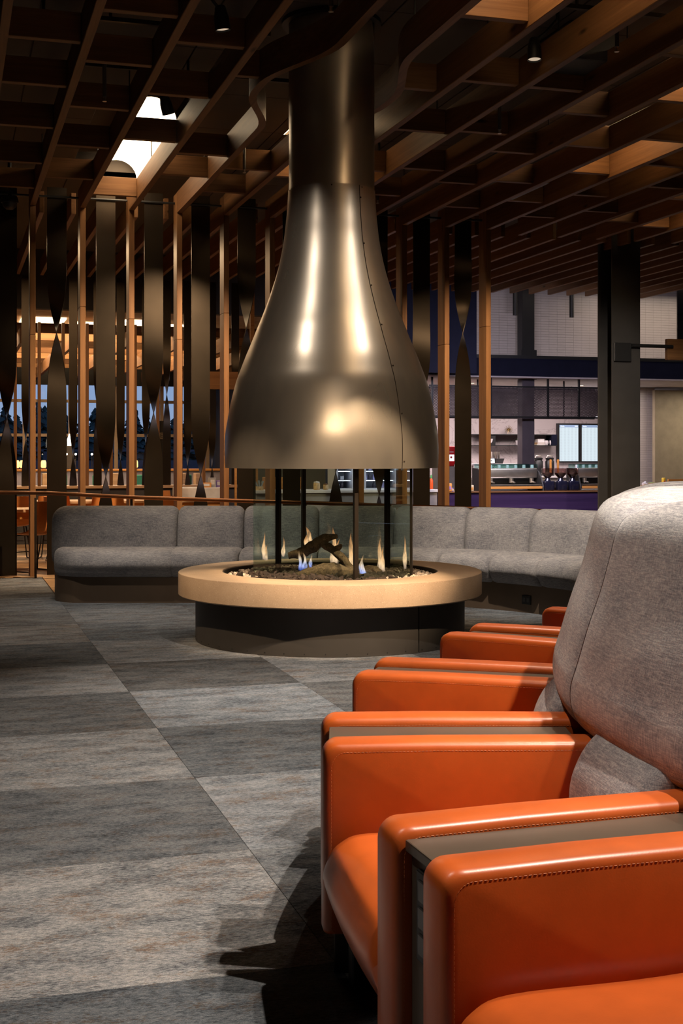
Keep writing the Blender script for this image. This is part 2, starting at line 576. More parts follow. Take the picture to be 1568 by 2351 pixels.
# floor: a slab, oak boards in the dining hall, carpet tiles in the lounge
floor = struct('floor', MB().box(-4, 18, -3, 36, -0.12, -0.010), plain('floor_slab', (0.11, 0.075, 0.05), 0.7))
CX0, CY0, TS = 0.972 - 3.0, 3.284 - 1.025 * 3, 1.0
tile_mesh = {}
def carpet_tile(x0, x1, y0, y1, tone):
    key = (round(x1 - x0, 3), round(y1 - y0, 3))
    if key not in tile_mesh:
        w, h = x1 - x0 - 0.0012, y1 - y0 - 0.0012
        tile_mesh[key] = MB().rbox(-w / 2, w / 2, -h / 2, h / 2, -0.009, 0, 0.0012, 1).mesh('carpet_tile', M_CARPET)
    o = obj('carpet_tile', tile_mesh[key], None, floor, loc=((x0 + x1) / 2, (y0 + y1) / 2, 0))
    o.color = (*tone, 1)
TONE_R = random.Random(21)
for i in range(9):
    for j in range(17):
        x0, y0 = CX0 + i * TS, CY0 + j * 1.025
        x1, y1 = x0 + TS, y0 + 1.025
        if x0 >= 0.9 and y1 > 12.6:
            continue
        if y1 > 14.65:
            continue
        # tone alternates tile by tile, most strongly near the chairs
        light = (i + j) % 2 == 1
        amp = 1.0 if j < 9 else 0.45
        v = 1.0 + amp * ((0.20 if light else -0.27) + TONE_R.uniform(-0.12, 0.12))
        w = TONE_R.uniform(-0.05, 0.05)
        carpet_tile(x0, x1, y0, y1, (v * (1 + w), v, v * (1.03 - w)))
board_mesh = MB().rbox(-0.9, 0.9, -0.088, 0.088, -0.010, 0, 0.002, 1).mesh('floor_board', M_FLOORWOOD)
for j in range(48):                                         # boards seen between the posts, left of the sofa
    y = 12.62 + 0.178 * j
    for k in range(2):
        x = (0.98 + 0.9 if y < 14.65 else -0.35) + 1.802 * k + (0.6 if (j % 3 == 1 and y > 14.8) else 0)
        obj('floor_board', board_mesh, None, floor, loc=(x, y, 0))

# walls
struct('wall_left', MB().box(-4.2, -4, -3, 36, 0, 5.2), M_WALL)
struct('wall_back', MB().box(-4, 18, -3.2, -3, 0, 5.2), M_WALL)
struct('wall_right', MB().box(18, 18.2, -3, 36, 0, 5.2), M_GREYWALL)
struct('wall_bulkhead', MB().box(-4, 6.30, 20.72, 20.92, 3.60, 5.2), M_WALL)
nav = MB().box(5.05, 8.60, 20.62, 20.72, 2.72, 4.5)
struct('wall_navy', nav, M_NAVY)
struct('wall_divider', MB().box(6.32, 6.44, 22.0, 26.3, 0, 4.5), M_WALL)

def cut_rect(r, hole):
    x0, x1, y0, y1 = r
    a0, a1, b0, b1 = hole
    if a0 >= x1 or a1 <= x0 or b0 >= y1 or b1 <= y0:
        return [r]
    out = []
    if a0 > x0: out.append((x0, a0, y0, y1))
    if a1 < x1: out.append((a1, x1, y0, y1))
    m0, m1 = max(x0, a0), min(x1, a1)
    if b0 > y0: out.append((m0, m1, y0, b0))
    if b1 < y1: out.append((m0, m1, b1, y1))
    return out
def cut_all(r, holes):
    rs = [r]
    for h in holes:
        rs = [q for s_ in rs for q in cut_rect(s_, h)]
    return [q for q in rs if q[1] - q[0] > 0.02 and q[3] - q[2] > 0.02]

# light wells in the ceiling: x0, x1, y0, y1
RECESS = (1.30, 2.20, 11.30, 15.20)          # deeper pocket in the ceiling that holds the first one
COVES = [(1.62, 2.07, 12.40, 15.06),
         (3.10, 3.51, 5.60, 7.55),
         (3.18, 3.48, 11.70, 12.55),
         (5.79, 6.03, 10.30, 11.52),
         (7.97, 8.39, 11.80, 13.55),
         (5.27, 5.69, 7.50, 9.02)]
ceil = MB()
HOLES = [RECESS] + COVES[1:]
for r in cut_all((-4, 18, -3, 20.72), HOLES) + [(6.44, 18, 20.72, 27)]:
    ceil.box(r[0], r[1], r[2], r[3], CEIL_Z + 0.02, CEIL_Z + 0.10)
rx0, rx1, ry0, ry1 = RECESS
ceil.box(rx0 - 0.02, rx1 + 0.02, ry0 - 0.02, ry1 + 0.02, 4.80, 4.84)
for bx in ((rx0 - 0.02, rx0, ry0, ry1), (rx1, rx1 + 0.02, ry0, ry1), (rx0, rx1, ry0 - 0.02, ry0), (rx0, rx1, ry1, ry1 + 0.02)):
    ceil.box(*bx, CEIL_Z + 0.02, 4.80)
ceiling = struct('ceiling', ceil, M_CEIL)
pm = {}
for i in range(9):
    for j in range(8):
        r0 = (-0.6 + 1.22 * i, -0.6 + 1.22 * (i + 1), 6.4 + 1.22 * j, 6.4 + 1.22 * (j + 1))
        for q in cut_all(r0, HOLES):
            w, h = q[1] - q[0] - 0.010, q[3] - q[2] - 0.010
            k = (round(w, 3), round(h, 3))
            if k not in pm:
                pm[k] = MB().rbox(-w / 2, w / 2, -h / 2, h / 2, 0, 0.022, 0.003, 1).mesh('ceiling_panel', M_CEIL)
            obj('ceiling_panel', pm[k], None, ceiling, loc=((q[0] + q[1]) / 2, (q[2] + q[3]) / 2, CEIL_Z))
for n_, (x0, x1, y0, y1) in enumerate(COVES):
    a, hgt, cx = (x1 - x0) / 2, (0.21 if n_ == 0 else 0.14), (x0 + x1) / 2
    va, en = MB(), MB()
    N = 14
    def arc(y, k=1.0, dz=0.0):
        return [(cx + cos(pi * i / N) * a * k, y, CEIL_Z + sin(pi * i / N) * hgt * k + dz) for i in range(N + 1)]
    if n_ == 0:
        cov = MB()
        pO, pI = [(x, z) for x, _, z in arc(0, 1.10, 0.02)], [(x, z) for x, _, z in arc(0, 1.065, 0.012)]
        cov.rings([[(x, y0 - 0.004, z) for x, z in pO + pI[::-1]], [(x, y1 + 0.004, z) for x, z in pO + pI[::-1]]])
    outer, inner = [(x, z) for x, _, z in arc(0, 1.06, 0.01)], [(x, z) for x, _, z in arc(0)]
    poly = outer + inner[::-1]
    va.rings([[(x, y0, z) for x, z in poly], [(x, y1, z) for x, z in poly]])
    for y in (y0, y1):
        p = arc(0)
        en.rings([[(x, y - 0.01, z) for x, _, z in p], [(x, y + 0.01, z) for x, _, z in p]])
    if n_ == 0: en = MB().rings([[(x, y1 + 0.02, z) for x, _, z in arc(0)], [(x, y1 + 0.04, z) for x, _, z in arc(0)]])
    o = struct('trim_%d' % (n_ + 1), va, M_COVE if n_ == 0 else M_COVE_DIM, None, 40)
    if n_:
        obj('end_panel', en, M_CEIL, o)
    if n_ == 0:
        obj('canopy_shell', cov, M_CEIL, o, 40)

# dining hall ceiling, kitchen soffit and header, tiled wall
struct('ceiling_dining', MB().box(-4, 6.3, 20.92, 34, 3.62, 3.72), plain('cream_ceiling', (0.42, 0.33, 0.25), 0.8))
struct('trim_8', MB().box(5.5, 18, 21.50, 21.72, 2.74, 3.06), M_NAVY)                       # header over the serving kitchen
struct('trim_9', MB().box(5.5, 18, 21.46, 21.76, 2.715, 2.74), plain('pale_header_edge', (0.45, 0.40, 0.42), 0.5))
struct('trim_10', MB().box(5.5, 18, 21.49, 21.62, 3.06, 3.12), M_BLACK)
struct('ceiling_kitchen', MB().box(6.44, 18, 21.76, 26.2, 2.72, 2.80), plain('pale_soffit', (0.62, 0.58, 0.55), 0.7))
def m_marble():
    m, n, b, L = new_mat('veined_stone_wall')
    v = coords(n, (1, 1, 1), shift=False)
    t = noise_tex(n, v, 1.1, 6, 0.6, 2.2)
    c = ramp(n, t, [(0.485, (0.46, 0.40, 0.40)), (0.502, (0.30, 0.25, 0.25)), (0.52, (0.47, 0.41, 0.41))])
    L(c, b.inputs['Base Color'])
    b.inputs['Roughness'].default_value = 0.35
    return m
struct('wall_kitchen', MB().box(6.44, 14.6, 25.4, 25.6, 0, 2.72), m_marble())
TW_Y = 22.25
tw = struct('wall_tiled', MB().box(8.2, 13.45, TW_Y + 0.012, TW_Y + 0.2, 2.80, 4.5), M_GROUT)
tl = MB().rbox(-0.0835, 0.0835, -0.007, 0.007, -0.0225, 0.0225, 0.002, 1).mesh('wall_tile', M_TILE)
bulk = MB()
ntile = 0
for r in range(32):
    for c in range(31):
        x, z = 8.29 + 0.1685 * c, 3.085 + 0.0475 * r
        if z > 4.47 or x > 13.36:
            continue
        p_ = (x, TW_Y + 0.006, z)
        near = z < 4.08 and 8.7 < x < 11.3
        if near and ntile < 300:
            obj('wall_tile', tl, None, tw, loc=p_)
            ntile += 1
        else:
            bulk.box(x - 0.0835, x + 0.0835, TW_Y - 0.001, TW_Y + 0.013, z - 0.0225, z + 0.0225)
o = obj('wall_tiles', bulk, M_TILE, tw, world=True)
o['kind'] = 'stuff'
# tiled pier right of the big column, partition, grey wall with a high window
pier_x0, pier_x1 = on_y(1462, 900, 23.9).x, on_y(1504, 900, 23.9).x
pier = struct('wall_pier', MB().box(pier_x0, pier_x1, 23.93, 24.4, 0, 2.72), M_GROUT)
pt = MB()
tp = MB().rbox(-0.0835, 0.0835, -0.008, 0.008, -0.0225, 0.0225, 0.002, 1).mesh('wall_tile', M_TILE)
k = 0
nx = int((pier_x1 - pier_x0) / 0.1685)
for r in range(57):
    for c in range(nx + 1):
        x, z = pier_x1 - 0.0845 - 0.1685 * c, 0.03 + 0.0475 * r
        if x - 0.08 < pier_x0 or z > 2.69:
            continue
        if z > 0.55:
            obj('wall_tile', tp, None, pier, loc=(x, 23.925, z))
struct('wall_partition', MB().box(on_y(1503.5, 900, 23.7).x, 18, 23.7, 23.8, 0.30, 2.66), M_TAN)
struct('baseboard_partition', MB().box(on_y(1503.5, 900, 23.6).x, 18, 23.6, 23.85, 0, 0.62), plain('olive_plinth', (0.11, 0.10, 0.075), 0.6))
gx = on_y(1503, 900, 26.0).x
struct('wall_gable', MB().box(13.2, 18, 26.3, 26.5, 3.75, 5.2).box(13.2, 18, 26.3, 26.5, 0, 2.55), M_GREYWALL)

def m_glass(name, tint, fr=1.0):
    m, n, b, L = new_mat(name)
    n.nodes.remove(b)
    out = n.nodes['Material Output']
    tr = n.nodes.new('ShaderNodeBsdfTransparent')
    tr.inputs['Color'].default_value = (*tint, 1)
    gl = n.nodes.new('ShaderNodeBsdfGlossy')
    gl.inputs['Roughness'].default_value = 0.0
    lw = n.nodes.new('ShaderNodeLayerWeight')
    lw.inputs['Blend'].default_value = 0.5
    pw = n.nodes.new('ShaderNodeMath')
    pw.operation = 'POWER'
    pw.inputs[1].default_value = 4.0
    L(lw.outputs['Facing'], pw.inputs[0])
    mu = n.nodes.new('ShaderNodeMath')          # Schlick's curve for a pane
    mu.operation = 'MULTIPLY_ADD'
    mu.inputs[1].default_value = 0.9
    mu.inputs[2].default_value = 0.035 * fr
    L(pw.outputs[0], mu.inputs[0])
    mx = n.nodes.new('ShaderNodeMixShader')
    L(mu.outputs[0], mx.inputs[0]); L(tr.outputs[0], mx.inputs[1]); L(gl.outputs[0], mx.inputs[2])
    L(mx.outputs[0], out.inputs['Surface'])
    return m
M_PANE = m_glass('window_pane', (0.96, 0.98, 0.99), 0.6)
M_FIREGLASS = m_glass('green_tinted_glass', (0.91, 0.96, 0.925), 1.4)

# dining hall window wall: frames of oak-coloured metal, panes
WY = 32.0
M_FRAME = plain('tan_window_frame', (0.34, 0.24, 0.16), 0.5)
top_z, m1, m2, sill = 3.02, 2.63, 1.81, 0.95
struct('wall_window_head', MB().box(-4, 6.6, WY - 0.1, WY + 0.1, top_z, 3.9), M_BLACK)
struct('wall_window_sill', MB().box(-4, 6.6, WY - 0.1, WY + 0.1, 0, sill), M_WALL)
struct('wall_dining_right', MB().box(6.32, 6.44, 26.3, 34, 0, 4.5), M_WALL)
vx = [on_y(px, 950, WY).x for px in (-53, 52, 157, 262, 367, 472, 577)]
for i in range(len(vx) - 1):
    x0, x1 = vx[i], vx[i + 1]
    w_ = struct('window_%d' % (i + 1), MB().box(x0, x0 + 0.085, WY - 0.06, WY + 0.06, sill, top_z)
                .box(x1 - 0.002, x1, WY - 0.06, WY + 0.06, sill, top_z), M_FRAME)
    for z in (m1, m2):
        obj('transom', MB().box(x0 + 0.085, x1 - 0.002, WY - 0.05, WY + 0.05, z - 0.035, z + 0.035), M_FRAME, w_)
    for z0, z1 in ((sill, m2 - 0.035), (m2 + 0.035, m1 - 0.035), (m1 + 0.035, top_z)):
        obj('pane', MB().box(x0 + 0.08, x1 + 0.001, WY - 0.004, WY + 0.004, z0, z1), M_PANE, w_)
# high window at the right
wx = [on_y(px, 800, 26.4).x for px in (1480, 1524, 1556, 1640)]
M_TEAL = plain('teal_window_frame', (0.10, 0.22, 0.20), 0.5)
w_ = struct('window_7', MB().box(wx[1] - 0.0, wx[1] + 0.24, 26.33, 26.47, 2.55, 3.75).box(wx[0], wx[3], 26.33, 26.47, 3.60, 3.75), M_TEAL)
for a_, b_ in ((wx[0], wx[1]), (wx[1] + 0.24, wx[3])):
    obj('pane', MB().box(a_, b_, 26.39, 26.41, 2.55, 3.60), M_PANE, w_)

# outside: ground, parapet and trees at dusk
struct('ground_outside', MB().box(-40, 60, 34.5, 110, -0.3, -0.02), plain('dusk_ground', (0.05, 0.055, 0.06), 0.9))
M_TREE = plain('conifer_needles', (0.020, 0.042, 0.040), 0.95, 0, 0.4, 3)
M_TRUNK = plain('conifer_bark', (0.03, 0.024, 0.02), 0.95)
def conifer(x, y, h, w, label, seed):
    rr = random.Random(seed)
    t = thing('conifer_tree', label, 'tree', (x, y, -0.02), 0, 'trees outside the dining hall windows')
    obj('trunk', MB().cyl((0, 0, 0), (0, 0, h * 0.9), 0.22, 8, 0.05), M_TRUNK, t)
    mb = MB()
    levels = 13
    for l in range(levels):
        f = l / (levels - 1)
        z = h * (0.12 + 0.86 * f)
        rad = w * (1 - f) ** 0.8 + 0.12
        nb = max(5, int(11 * (1 - f)) + 4)
        for q in range(nb):
            a = 2 * pi * (q + rr.random()) / nb
            r_ = rad * rr.uniform(0.7, 1.15)
            d = Vector((cos(a), sin(a), 0))
            sd = Vector((-sin(a), cos(a), 0))
            zt = z + rr.uniform(-0.02, 0.03) * h
            wd = 0.30 * r_ + 0.10
            p0, p1 = Vector((0, 0, zt + 0.05 * h)), d * r_ + Vector((0, 0, zt - 0.05 * h))
            mid = d * r_ * 0.55 + Vector((0, 0, zt))
            mb.add([p0, mid + sd * wd, p1, mid - sd * wd, mid + Vector((0, 0, 0.03 * h)), mid - Vector((0, 0, 0.05 * h))],
                   [(0, 1, 4), (1, 2, 4), (2, 3, 4), (3, 0, 4), (0, 5, 1), (1, 5, 2), (2, 5, 3), (3, 5, 0)])
    obj('foliage', mb, M_TREE, t)
TREES = [(12, 935), (38, 958), (64, 965), (88, 925), (103, 940), (150, 950), (190, 962), (218, 945), (240, 958), (262, 920), (306, 930), (338, 958), (400, 968), (428, 965), (468, 944), (500, 955)]
for i, (px, ytop) in enumerate(TREES):
    p = at_depth(px, ytop, (46, 51, 56, 61, 66, 71)[i % 6])
    conifer(p.x, p.y, p.z + 0.02, 1.05, 'dark conifer outside the dining hall windows at dusk, %s from the left' % ORD[i], i)
single('parapet_rail', MB().box(-2, 12, 44, 44.3, -0.02, 1.15).box(-2, 12, 44.05, 44.15, 1.45, 1.52)
       .box(1, 1.1, 44.05, 44.15, 1.1, 1.5).box(3, 3.1, 44.05, 44.15, 1.1, 1.5).box(5, 5.1, 44.05, 44.15, 1.1, 1.5).box(7, 7.1, 44.05, 44.15, 1.1, 1.5),
       plain('grey_parapet', (0.10, 0.09, 0.11), 0.8), 'long grey parapet with a thin rail outside the windows', 'parapet')

# ------------------------------------------------------------------ ceiling beams with their posts
BH = 0.235
FX, FY = FIRE.x, FIRE.y
def bulge(y, c, flat, tr, amp):
    t = abs(y - c) - flat
    if t <= 0: return amp
    if t >= tr: return 0.0
    return amp * 0.5 * (1 + cos(pi * t / tr))
for k in range(-5, 15):
    x = BEAM_X0 + PITCH * k
    has_post = -4 <= k <= 9 and k != 5
    y1 = ROW_Y if k < 10 else ROW_Y + 0.28
    if k == 5:
        y1 = ROW_Y
    posn = k + 6
    if k == 2: lb = 'oak ceiling beam bending round the left side of the black flue'
    elif k == 3: lb = 'oak ceiling beam bending in an s curve round the right side of the flue'
    elif k < 2: lb = 'oak ceiling beam over the lounge, %s one left of the curved beams' % ORD[1 - k]
    else: lb = 'oak ceiling beam over the lounge, %s one right of the curved beams' % ORD[k - 4]
    t = thing('ceiling_beam', lb, 'beam', (x, ROW_Y, 0))
    mb = MB()
    if k in (2, 3):
        amp = -0.29 if k == 2 else 0.23
        c_ = 9.52 if k == 2 else 9.62
        ys = [0.6 + (y1 - 0.6) * i / 140 for i in range(141)]
        rings_ = []
        for y in ys:
            dx = bulge(y, c_, 0.08, 1.13, amp)
            rings_.append([(dx, y - ROW_Y, BEAM_Z), (dx + BW, y - ROW_Y, BEAM_Z), (dx + BW, y - ROW_Y, BEAM_Z + BH), (dx, y - ROW_Y, BEAM_Z + BH)])
        mb.rings(rings_)
        obj('beam', mb, M_OAK['y'], t, 30)
    else:
        mb.rbox(0, BW, 0.6 - ROW_Y, y1 - ROW_Y, BEAM_Z, BEAM_Z + BH, 0.004, 1)
        obj('beam', mb, M_OAK['y'], t)
    if has_post:
        zs_ = R.uniform(2.6, 3.3)
        obj('post', MB().rbox(0, BW, 0.001, 0.235, zs_ + 0.001, BEAM_Z + BH, 0.004, 1), M_OAK['z'], t)
        obj('post', MB().rbox(0, BW, 0.001, 0.235, 0, zs_ - 0.001, 0.004, 1), M_OAK['z'], t)
    ry = -1.5
    hr = MB()
    while ry > -8.5:
        dx = bulge(ROW_Y + ry, 9.52 if k == 2 else 9.62, 0.08, 1.13, -0.29 if k == 2 else 0.23) if k in (2, 3) else 0
        hr.cyl((BW / 2 + dx, ry, BEAM_Z + BH - 0.01), (BW / 2 + dx, ry, CEIL_Z + 0.004), 0.006, 6)
        ry -= 2.4
    obj('hanger_rod', hr, M_BLACK, t)

# short blocks between neighbouring beams
BLOCKS = {-4: [13.6, 12.2, 10.9, 9.6, 8.3], -3: [13.0, 11.6, 10.3, 9.0], -2: [13.9, 12.7, 11.3, 10.0, 8.9, 7.9], -1: [13.3, 11.9, 10.55, 9.3, 8.2],
          0: [14.05, 11.5, 10.0, 8.7], 1: [12.85, 11.9, 9.35], 2: [13.55, 12.4], 3: [12.62, 11.3, 9.3, 7.66], 4: [13.5, 12.1, 10.5, 8.99],
          5: [13.2, 11.9, 10.4, 9.0], 6: [12.4, 11.0, 9.6, 8.0], 7: [13.6, 12.2, 10.6, 9.06], 8: [13.1, 11.6, 10.2], 9: [13.9, 12.6, 11.1],
          10: [13.4, 12.0], 11: [13.9, 12.5], 12: [14.1, 12.8], 13: [13.6]}
bmesh_cache = {}
for k, ys in BLOCKS.items():
    for y in ys:
        x0, x1 = BEAM_X0 + PITCH * k + BW, BEAM_X0 + PITCH * (k + 1)
        if k == 1: x1 += bulge(y, 9.52, 0.08, 1.13, -0.29)
        if k == 2: x0 += bulge(y, 9.52, 0.08, 1.13, -0.29)
        if k == 2: x1 += bulge(y, 9.62, 0.08, 1.13, 0.23)
        if k == 3: x0 += bulge(y, 9.62, 0.08, 1.13, 0.23)
        if k == 2 and 8.6 < y < 10: continue
        w = round(x1 - x0 - 0.002, 3)
        if w not in bmesh_cache:
            bmesh_cache[w] = MB().rbox(-w / 2, w / 2, 0, 0.065, BEAM_Z + 0.035, BEAM_Z + BH - 0.004, 0.003, 1).mesh('beam_block', M_OAK['x'])
        o = obj('beam_block', bmesh_cache[w], loc=((x0 + x1) / 2, y, 0))
        if k == 0 and y == 14.05: lb_, g_ = 'brightly lit oak block between two beams under the glowing light well at left', None
        elif k == 0 and y == 11.5: lb_, g_ = 'dark oak block crossing the glowing arched light well', None
        elif k == 3 and y == 7.66: lb_, g_ = 'bright orange lit oak block at the top edge, right of the curved beam', None
        elif k == 3 and y == 9.3: lb_, g_ = 'small oak block glowing dull orange just right of the s curved beam', None
        elif k == 3 and y == 12.62: lb_, g_ = 'pale lit oak block just left of the flue, high up', None
        else:
            wh = 'left of the arched light' if k < 0 else 'from the arched light'
            lb_ = 'oak block in %s beam gap %s, %s from posts' % (ORD[abs(k) - 1 if k < 0 else k], wh, ORD[sorted(ys, reverse=True).index(y)])
            g_ = 'spacer blocks between the ceiling beams'
        tag(o, lb_, 'spacer block', g_)

# second bay of ceiling beams, behind the screen of posts
bb = MB().rbox(0, 0.055, 15.10, 20.38, BEAM_Z, BEAM_Z + 0.24, 0.004, 1)
bb.v = [(a, b_ - 15.10, c_) for a, b_, c_ in bb.v]
bb_m = bb.mesh('far_ceiling_beam', M_OAK['y'])
for i in range(-18, 15):
    x = 6.627 + 0.353 * i
    o = obj('far_ceiling_beam', bb_m, loc=(x, 15.10, 0))
    tag(o, 'slim oak ceiling beam in the bay behind the post screen, %s from the left' % ORD[i + 18], 'beam', 'ceiling beams behind the post screen')

# ------------------------------------------------------------------ twisted steel fins between the posts
def twist_fin(x, y, w, z0, z1, zc, span, label, group=None, rod=True, n=56, name='twisted_fin', sgn=1):
    t = thing(name, label, 'fin', (x, y, z0), 0, group)
    rings_ = []
    for i in range(n + 1):
        z = z0 + (z1 - z0) * i / n
        f = max(-1.0, min(1.0, (z - zc) / span))
        a = sgn * pi / 2 * (f * (1.5 - 0.5 * f * f)) + pi / 2
        c_, s_ = cos(a), sin(a)
        th_ = 0.004
        rings_.append([(c_ * u * w / 2 - s_ * v_ * th_, s_ * u * w / 2 + c_ * v_ * th_, z - z0) for u, v_ in ((-1, -1), (1, -1), (1, 1), (-1, 1))])
    obj('fin_blade', MB().rings(rings_), M_FIN, t, 50)
    if rod:
        obj('mounting_rod', MB().cyl((-0.236, -0.03, 4.20 - z0), (0.236, -0.03, 4.20 - z0), 0.014, 8), M_BLACK, t)
    return t
TW = {-3: 900, -2: 957, -1: 757, 0: 1085, 1: 936, 2: 1075, 3: 735, 4: 850, 5: 1062, 6: 1112, 7: 900, 8: 735}
for k, yc in TW.items():
    x = BEAM_X0 + PITCH * k + BW + (PITCH - BW) / 2
    d = x * ST + 14.85 * CT
    zc = EYE - (yc - 1045) / 3000.0 * d
    nm = {-3: 'mostly outside the left edge of the photo', -2: 'at the left edge, twisted at window height', -1: 'twisted high with a pale glint, left of the bright flat one',
          0: 'bright and flat below the glowing light well', 1: 'next right of the bright one, twisted at window height', 2: 'second right of the bright one, twisted just above the sofa',
          3: 'twisted high just left of the metal hood', 4: 'wide behind the left part of the glass', 5: 'behind the middle of the glass, spreading downward',
          6: 'behind the right half of the glass, pinched', 7: 'just right of the hood, flat above', 8: 'rightmost, pinched high above the bar'}[k]
    twist_fin(x, 14.85, 0.215, 0, 4.31, zc, 0.95, 'brown steel fin, ' + nm, 'twisted fins of the post screen')
# far screen standing on a counter
counter_z = 0.865
FSY = 20.25
for i, (px, yc) in enumerate(((59, 1005), (168, 1040), (224, 930), (277, 1050), (335, 1010), (383, 897), (431, 1060), (487, 1062), (540, 900))):
    x = on_y(px, 1000, FSY).x
    d = x * ST + FSY * CT
    twist_fin(x, FSY, 0.125, counter_z, 4.05, EYE - (yc - 1045) / 3000.0 * d, 0.9, 'slim dark far fin standing on the long dining counter, %s from the left' % ORD[i], 'slim fins of the far screen', rod=False, n=40, name='far_fin')
fp = MB().rbox(-0.022, 0.022, -0.05, 0.05, 0, 3.34 - counter_z, 0.003, 1).mesh('counter_post', M_OAK['z'])
for i, px in enumerate((35, 90, 145, 200, 255, 310, 362, 415, 467, 520)):
    o = obj('counter_post', fp, loc=(on_y(px, 1000, FSY).x, FSY, counter_z))
    tag(o, 'thin oak post standing on the long dining counter, %s from the left' % ORD[i], 'post', 'thin posts of the far screen')

# ================================================================== FIREPLACE
PXM = 9.56 / 3000.0
# base: plinth in two curved sheets with a dark joint, stone ring, pit
fb = thing('fireplace_bench', 'round fireplace bench, thick sand-coloured stone ring on a charcoal drum', 'fireplace', (FX, FY, 0))
RB, RO, RI = 0.980, 1.104, 0.785
cam_a = atan2(-FY, -FX)                          # direction from the fire to the camera
ja = cam_a + math.asin((960 - 759) * PXM * 0.93 / RB)
for a0, a1 in ((ja + 0.006, ja + pi * 0.9), (ja + pi * 0.9 + 0.006, ja + 2 * pi - 0.006)):
    obj('plinth_panel', MB().lathe([(RB, 0.002), (RB, 0.325), (RB - 0.03, 0.325), (RB - 0.03, 0.002)], 70, None, a0, a1, True), M_PLINTH, fb, 40)
riv = MB()
for i in range(44):
    a = ja + 0.03 + i * (2 * pi / 44)
    for z in (0.02, 0.295):
        riv.cyl((cos(a) * (RB - 0.004), sin(a) * (RB - 0.004), z), (cos(a) * (RB + 0.002), sin(a) * (RB + 0.002), z), 0.004, 6)
o = obj('plinth_screw', riv, M_BLACK, fb); o['kind'] = 'stuff'
obj('plinth_core', MB().lathe([(RB - 0.035, 0.001), (RB - 0.035, 0.32)], 64), M_BLACK, fb, 40)
b_ = 0.008
obj('stone_ring', MB().lathe([(RI, 0.327), (RO - b_, 0.327), (RO, 0.327 + b_), (RO, 0.49 - b_), (RO - 0.002, 0.49 - 0.003), (RO - b_, 0.49), (RI + 0.004, 0.49), (RI, 0.486)], 128, None, 0, None, True), M_STONE, fb, 35)
obj('fire_pit', MB().lathe([(RI - 0.002, 0.484), (RI - 0.012, 0.484), (RI - 0.012, 0.40), (0.0001, 0.40)], 96, cap=False), plain('pit_steel', (0.030, 0.022, 0.017), 0.5, 0.6), fb, 40)

# hood and flue
hx = 4.0 * PXM
hd = thing('fireplace_hood', 'bottle-shaped blackened steel fireplace hood with a tall round flue', 'fireplace hood', (FX + hx * CT, FY + hx * ST, 1.24))
def zz(y): return EYE - (y - 1045) * PXM - 1.24
prof = [(1074, 244), (1040, 245.5), (1000, 244), (960, 238), (920, 230), (880, 220), (850, 209), (820, 197.5), (790, 185), (760, 173), (730, 160.5), (700, 149), (670, 138.5),
        (640, 129), (610, 121), (580, 114.5), (550, 109.5), (520, 106), (490, 103), (460, 101), (440, 100)]
# smooth curve through the measured half widths
def catmull(P, n=4):
    out = []
    for i in range(len(P) - 1):
        p0, p1, p2, p3 = P[max(i - 1, 0)], P[i], P[i + 1], P[min(i + 2, len(P) - 1)]
        for j in range(n):
            t = j / n
            out.append(tuple(0.5 * (2 * b + (c - a) * t + (2 * a - 5 * b + 4 * c - d) * t * t + (3 * b - a - 3 * c + d) * t ** 3) for a, b, c, d in zip(p0, p1, p2, p3)))
    out.append(P[-1])
    return out
hp = [(w * PXM * 0.9985, zz(y)) for y, w in catmull(prof)]
shell = hp + [(r - 0.006, z) for r, z in hp[::-1]]
obj('hood_shell', MB().lathe(shell, 144, None, 0, None, True), M_HOOD, hd, 60)
fr = 98.6 * PXM
obj('flue', MB().lathe([(fr, zz(446)), (fr, zz(439)), (fr - 0.001, zz(438)), (fr - 0.001, CEIL_Z - 1.24 + 0.015)], 96), M_HOOD, hd, 40)
obj('ceiling_collar', MB().lathe([(fr + 0.001, CEIL_Z - 1.24 - 0.03), (fr + 0.05, CEIL_Z - 1.24 - 0.03), (fr + 0.05, CEIL_Z - 1.24 - 0.001), (fr + 0.001, CEIL_Z - 1.24 - 0.001)], 64, None, 0, None, True), M_BLACK, hd, 40)
obj('seam_band', MB().lathe([(fr + 0.0022, zz(444)), (fr + 0.0022, zz(441)), (fr - 0.001, zz(441)), (fr - 0.001, zz(444))], 96, None, 0, None, True), M_DARKMETAL, hd, 40)
# overlapped vertical seam with rivets: it starts right of the middle and runs down the flare
sa = cam_a + math.asin(0.62)
pts = [(r + 0.0006, z) for r, z in hp]
se = MB()
w_ = 0.0022
rs1 = [[(r * cos(sa - w_ / r), r * sin(sa - w_ / r), z), (r * cos(sa + w_ / r), r * sin(sa + w_ / r), z),
        ((r + .0022) * cos(sa + w_ / r), (r + .0022) * sin(sa + w_ / r), z), ((r + .0022) * cos(sa - w_ / r), (r + .0022) * sin(sa - w_ / r), z)] for r, z in pts]
se.rings(rs1)
obj('seam_strip', se, M_DARKMETAL, hd)
def hood_r(z):
    for (r0, z0), (r1, z1) in zip(hp, hp[1:]):
        if z0 <= z <= z1: return r0 + (r1 - r0) * (z - z0) / (z1 - z0 + 1e-9)
    return hp[-1][0]
rv = MB().ball((0, 0, 0), 0.0062, 8, 5).mesh('rivet', M_DARKMETAL, 60)
for y in (468, 572, 668, 758, 850, 955, 1058):
    z = zz(y)
    r = hood_r(z) + 0.002
    a = sa + 0.022
    obj('rivet', rv, None, hd, loc=(r * cos(a), r * sin(a), z))
for a in (cam_a - 1.25, cam_a, cam_a + 0.75):
    obj('rivet', rv, None, hd, loc=((fr + 0.002) * cos(a), (fr + 0.002) * sin(a), zz(444)))

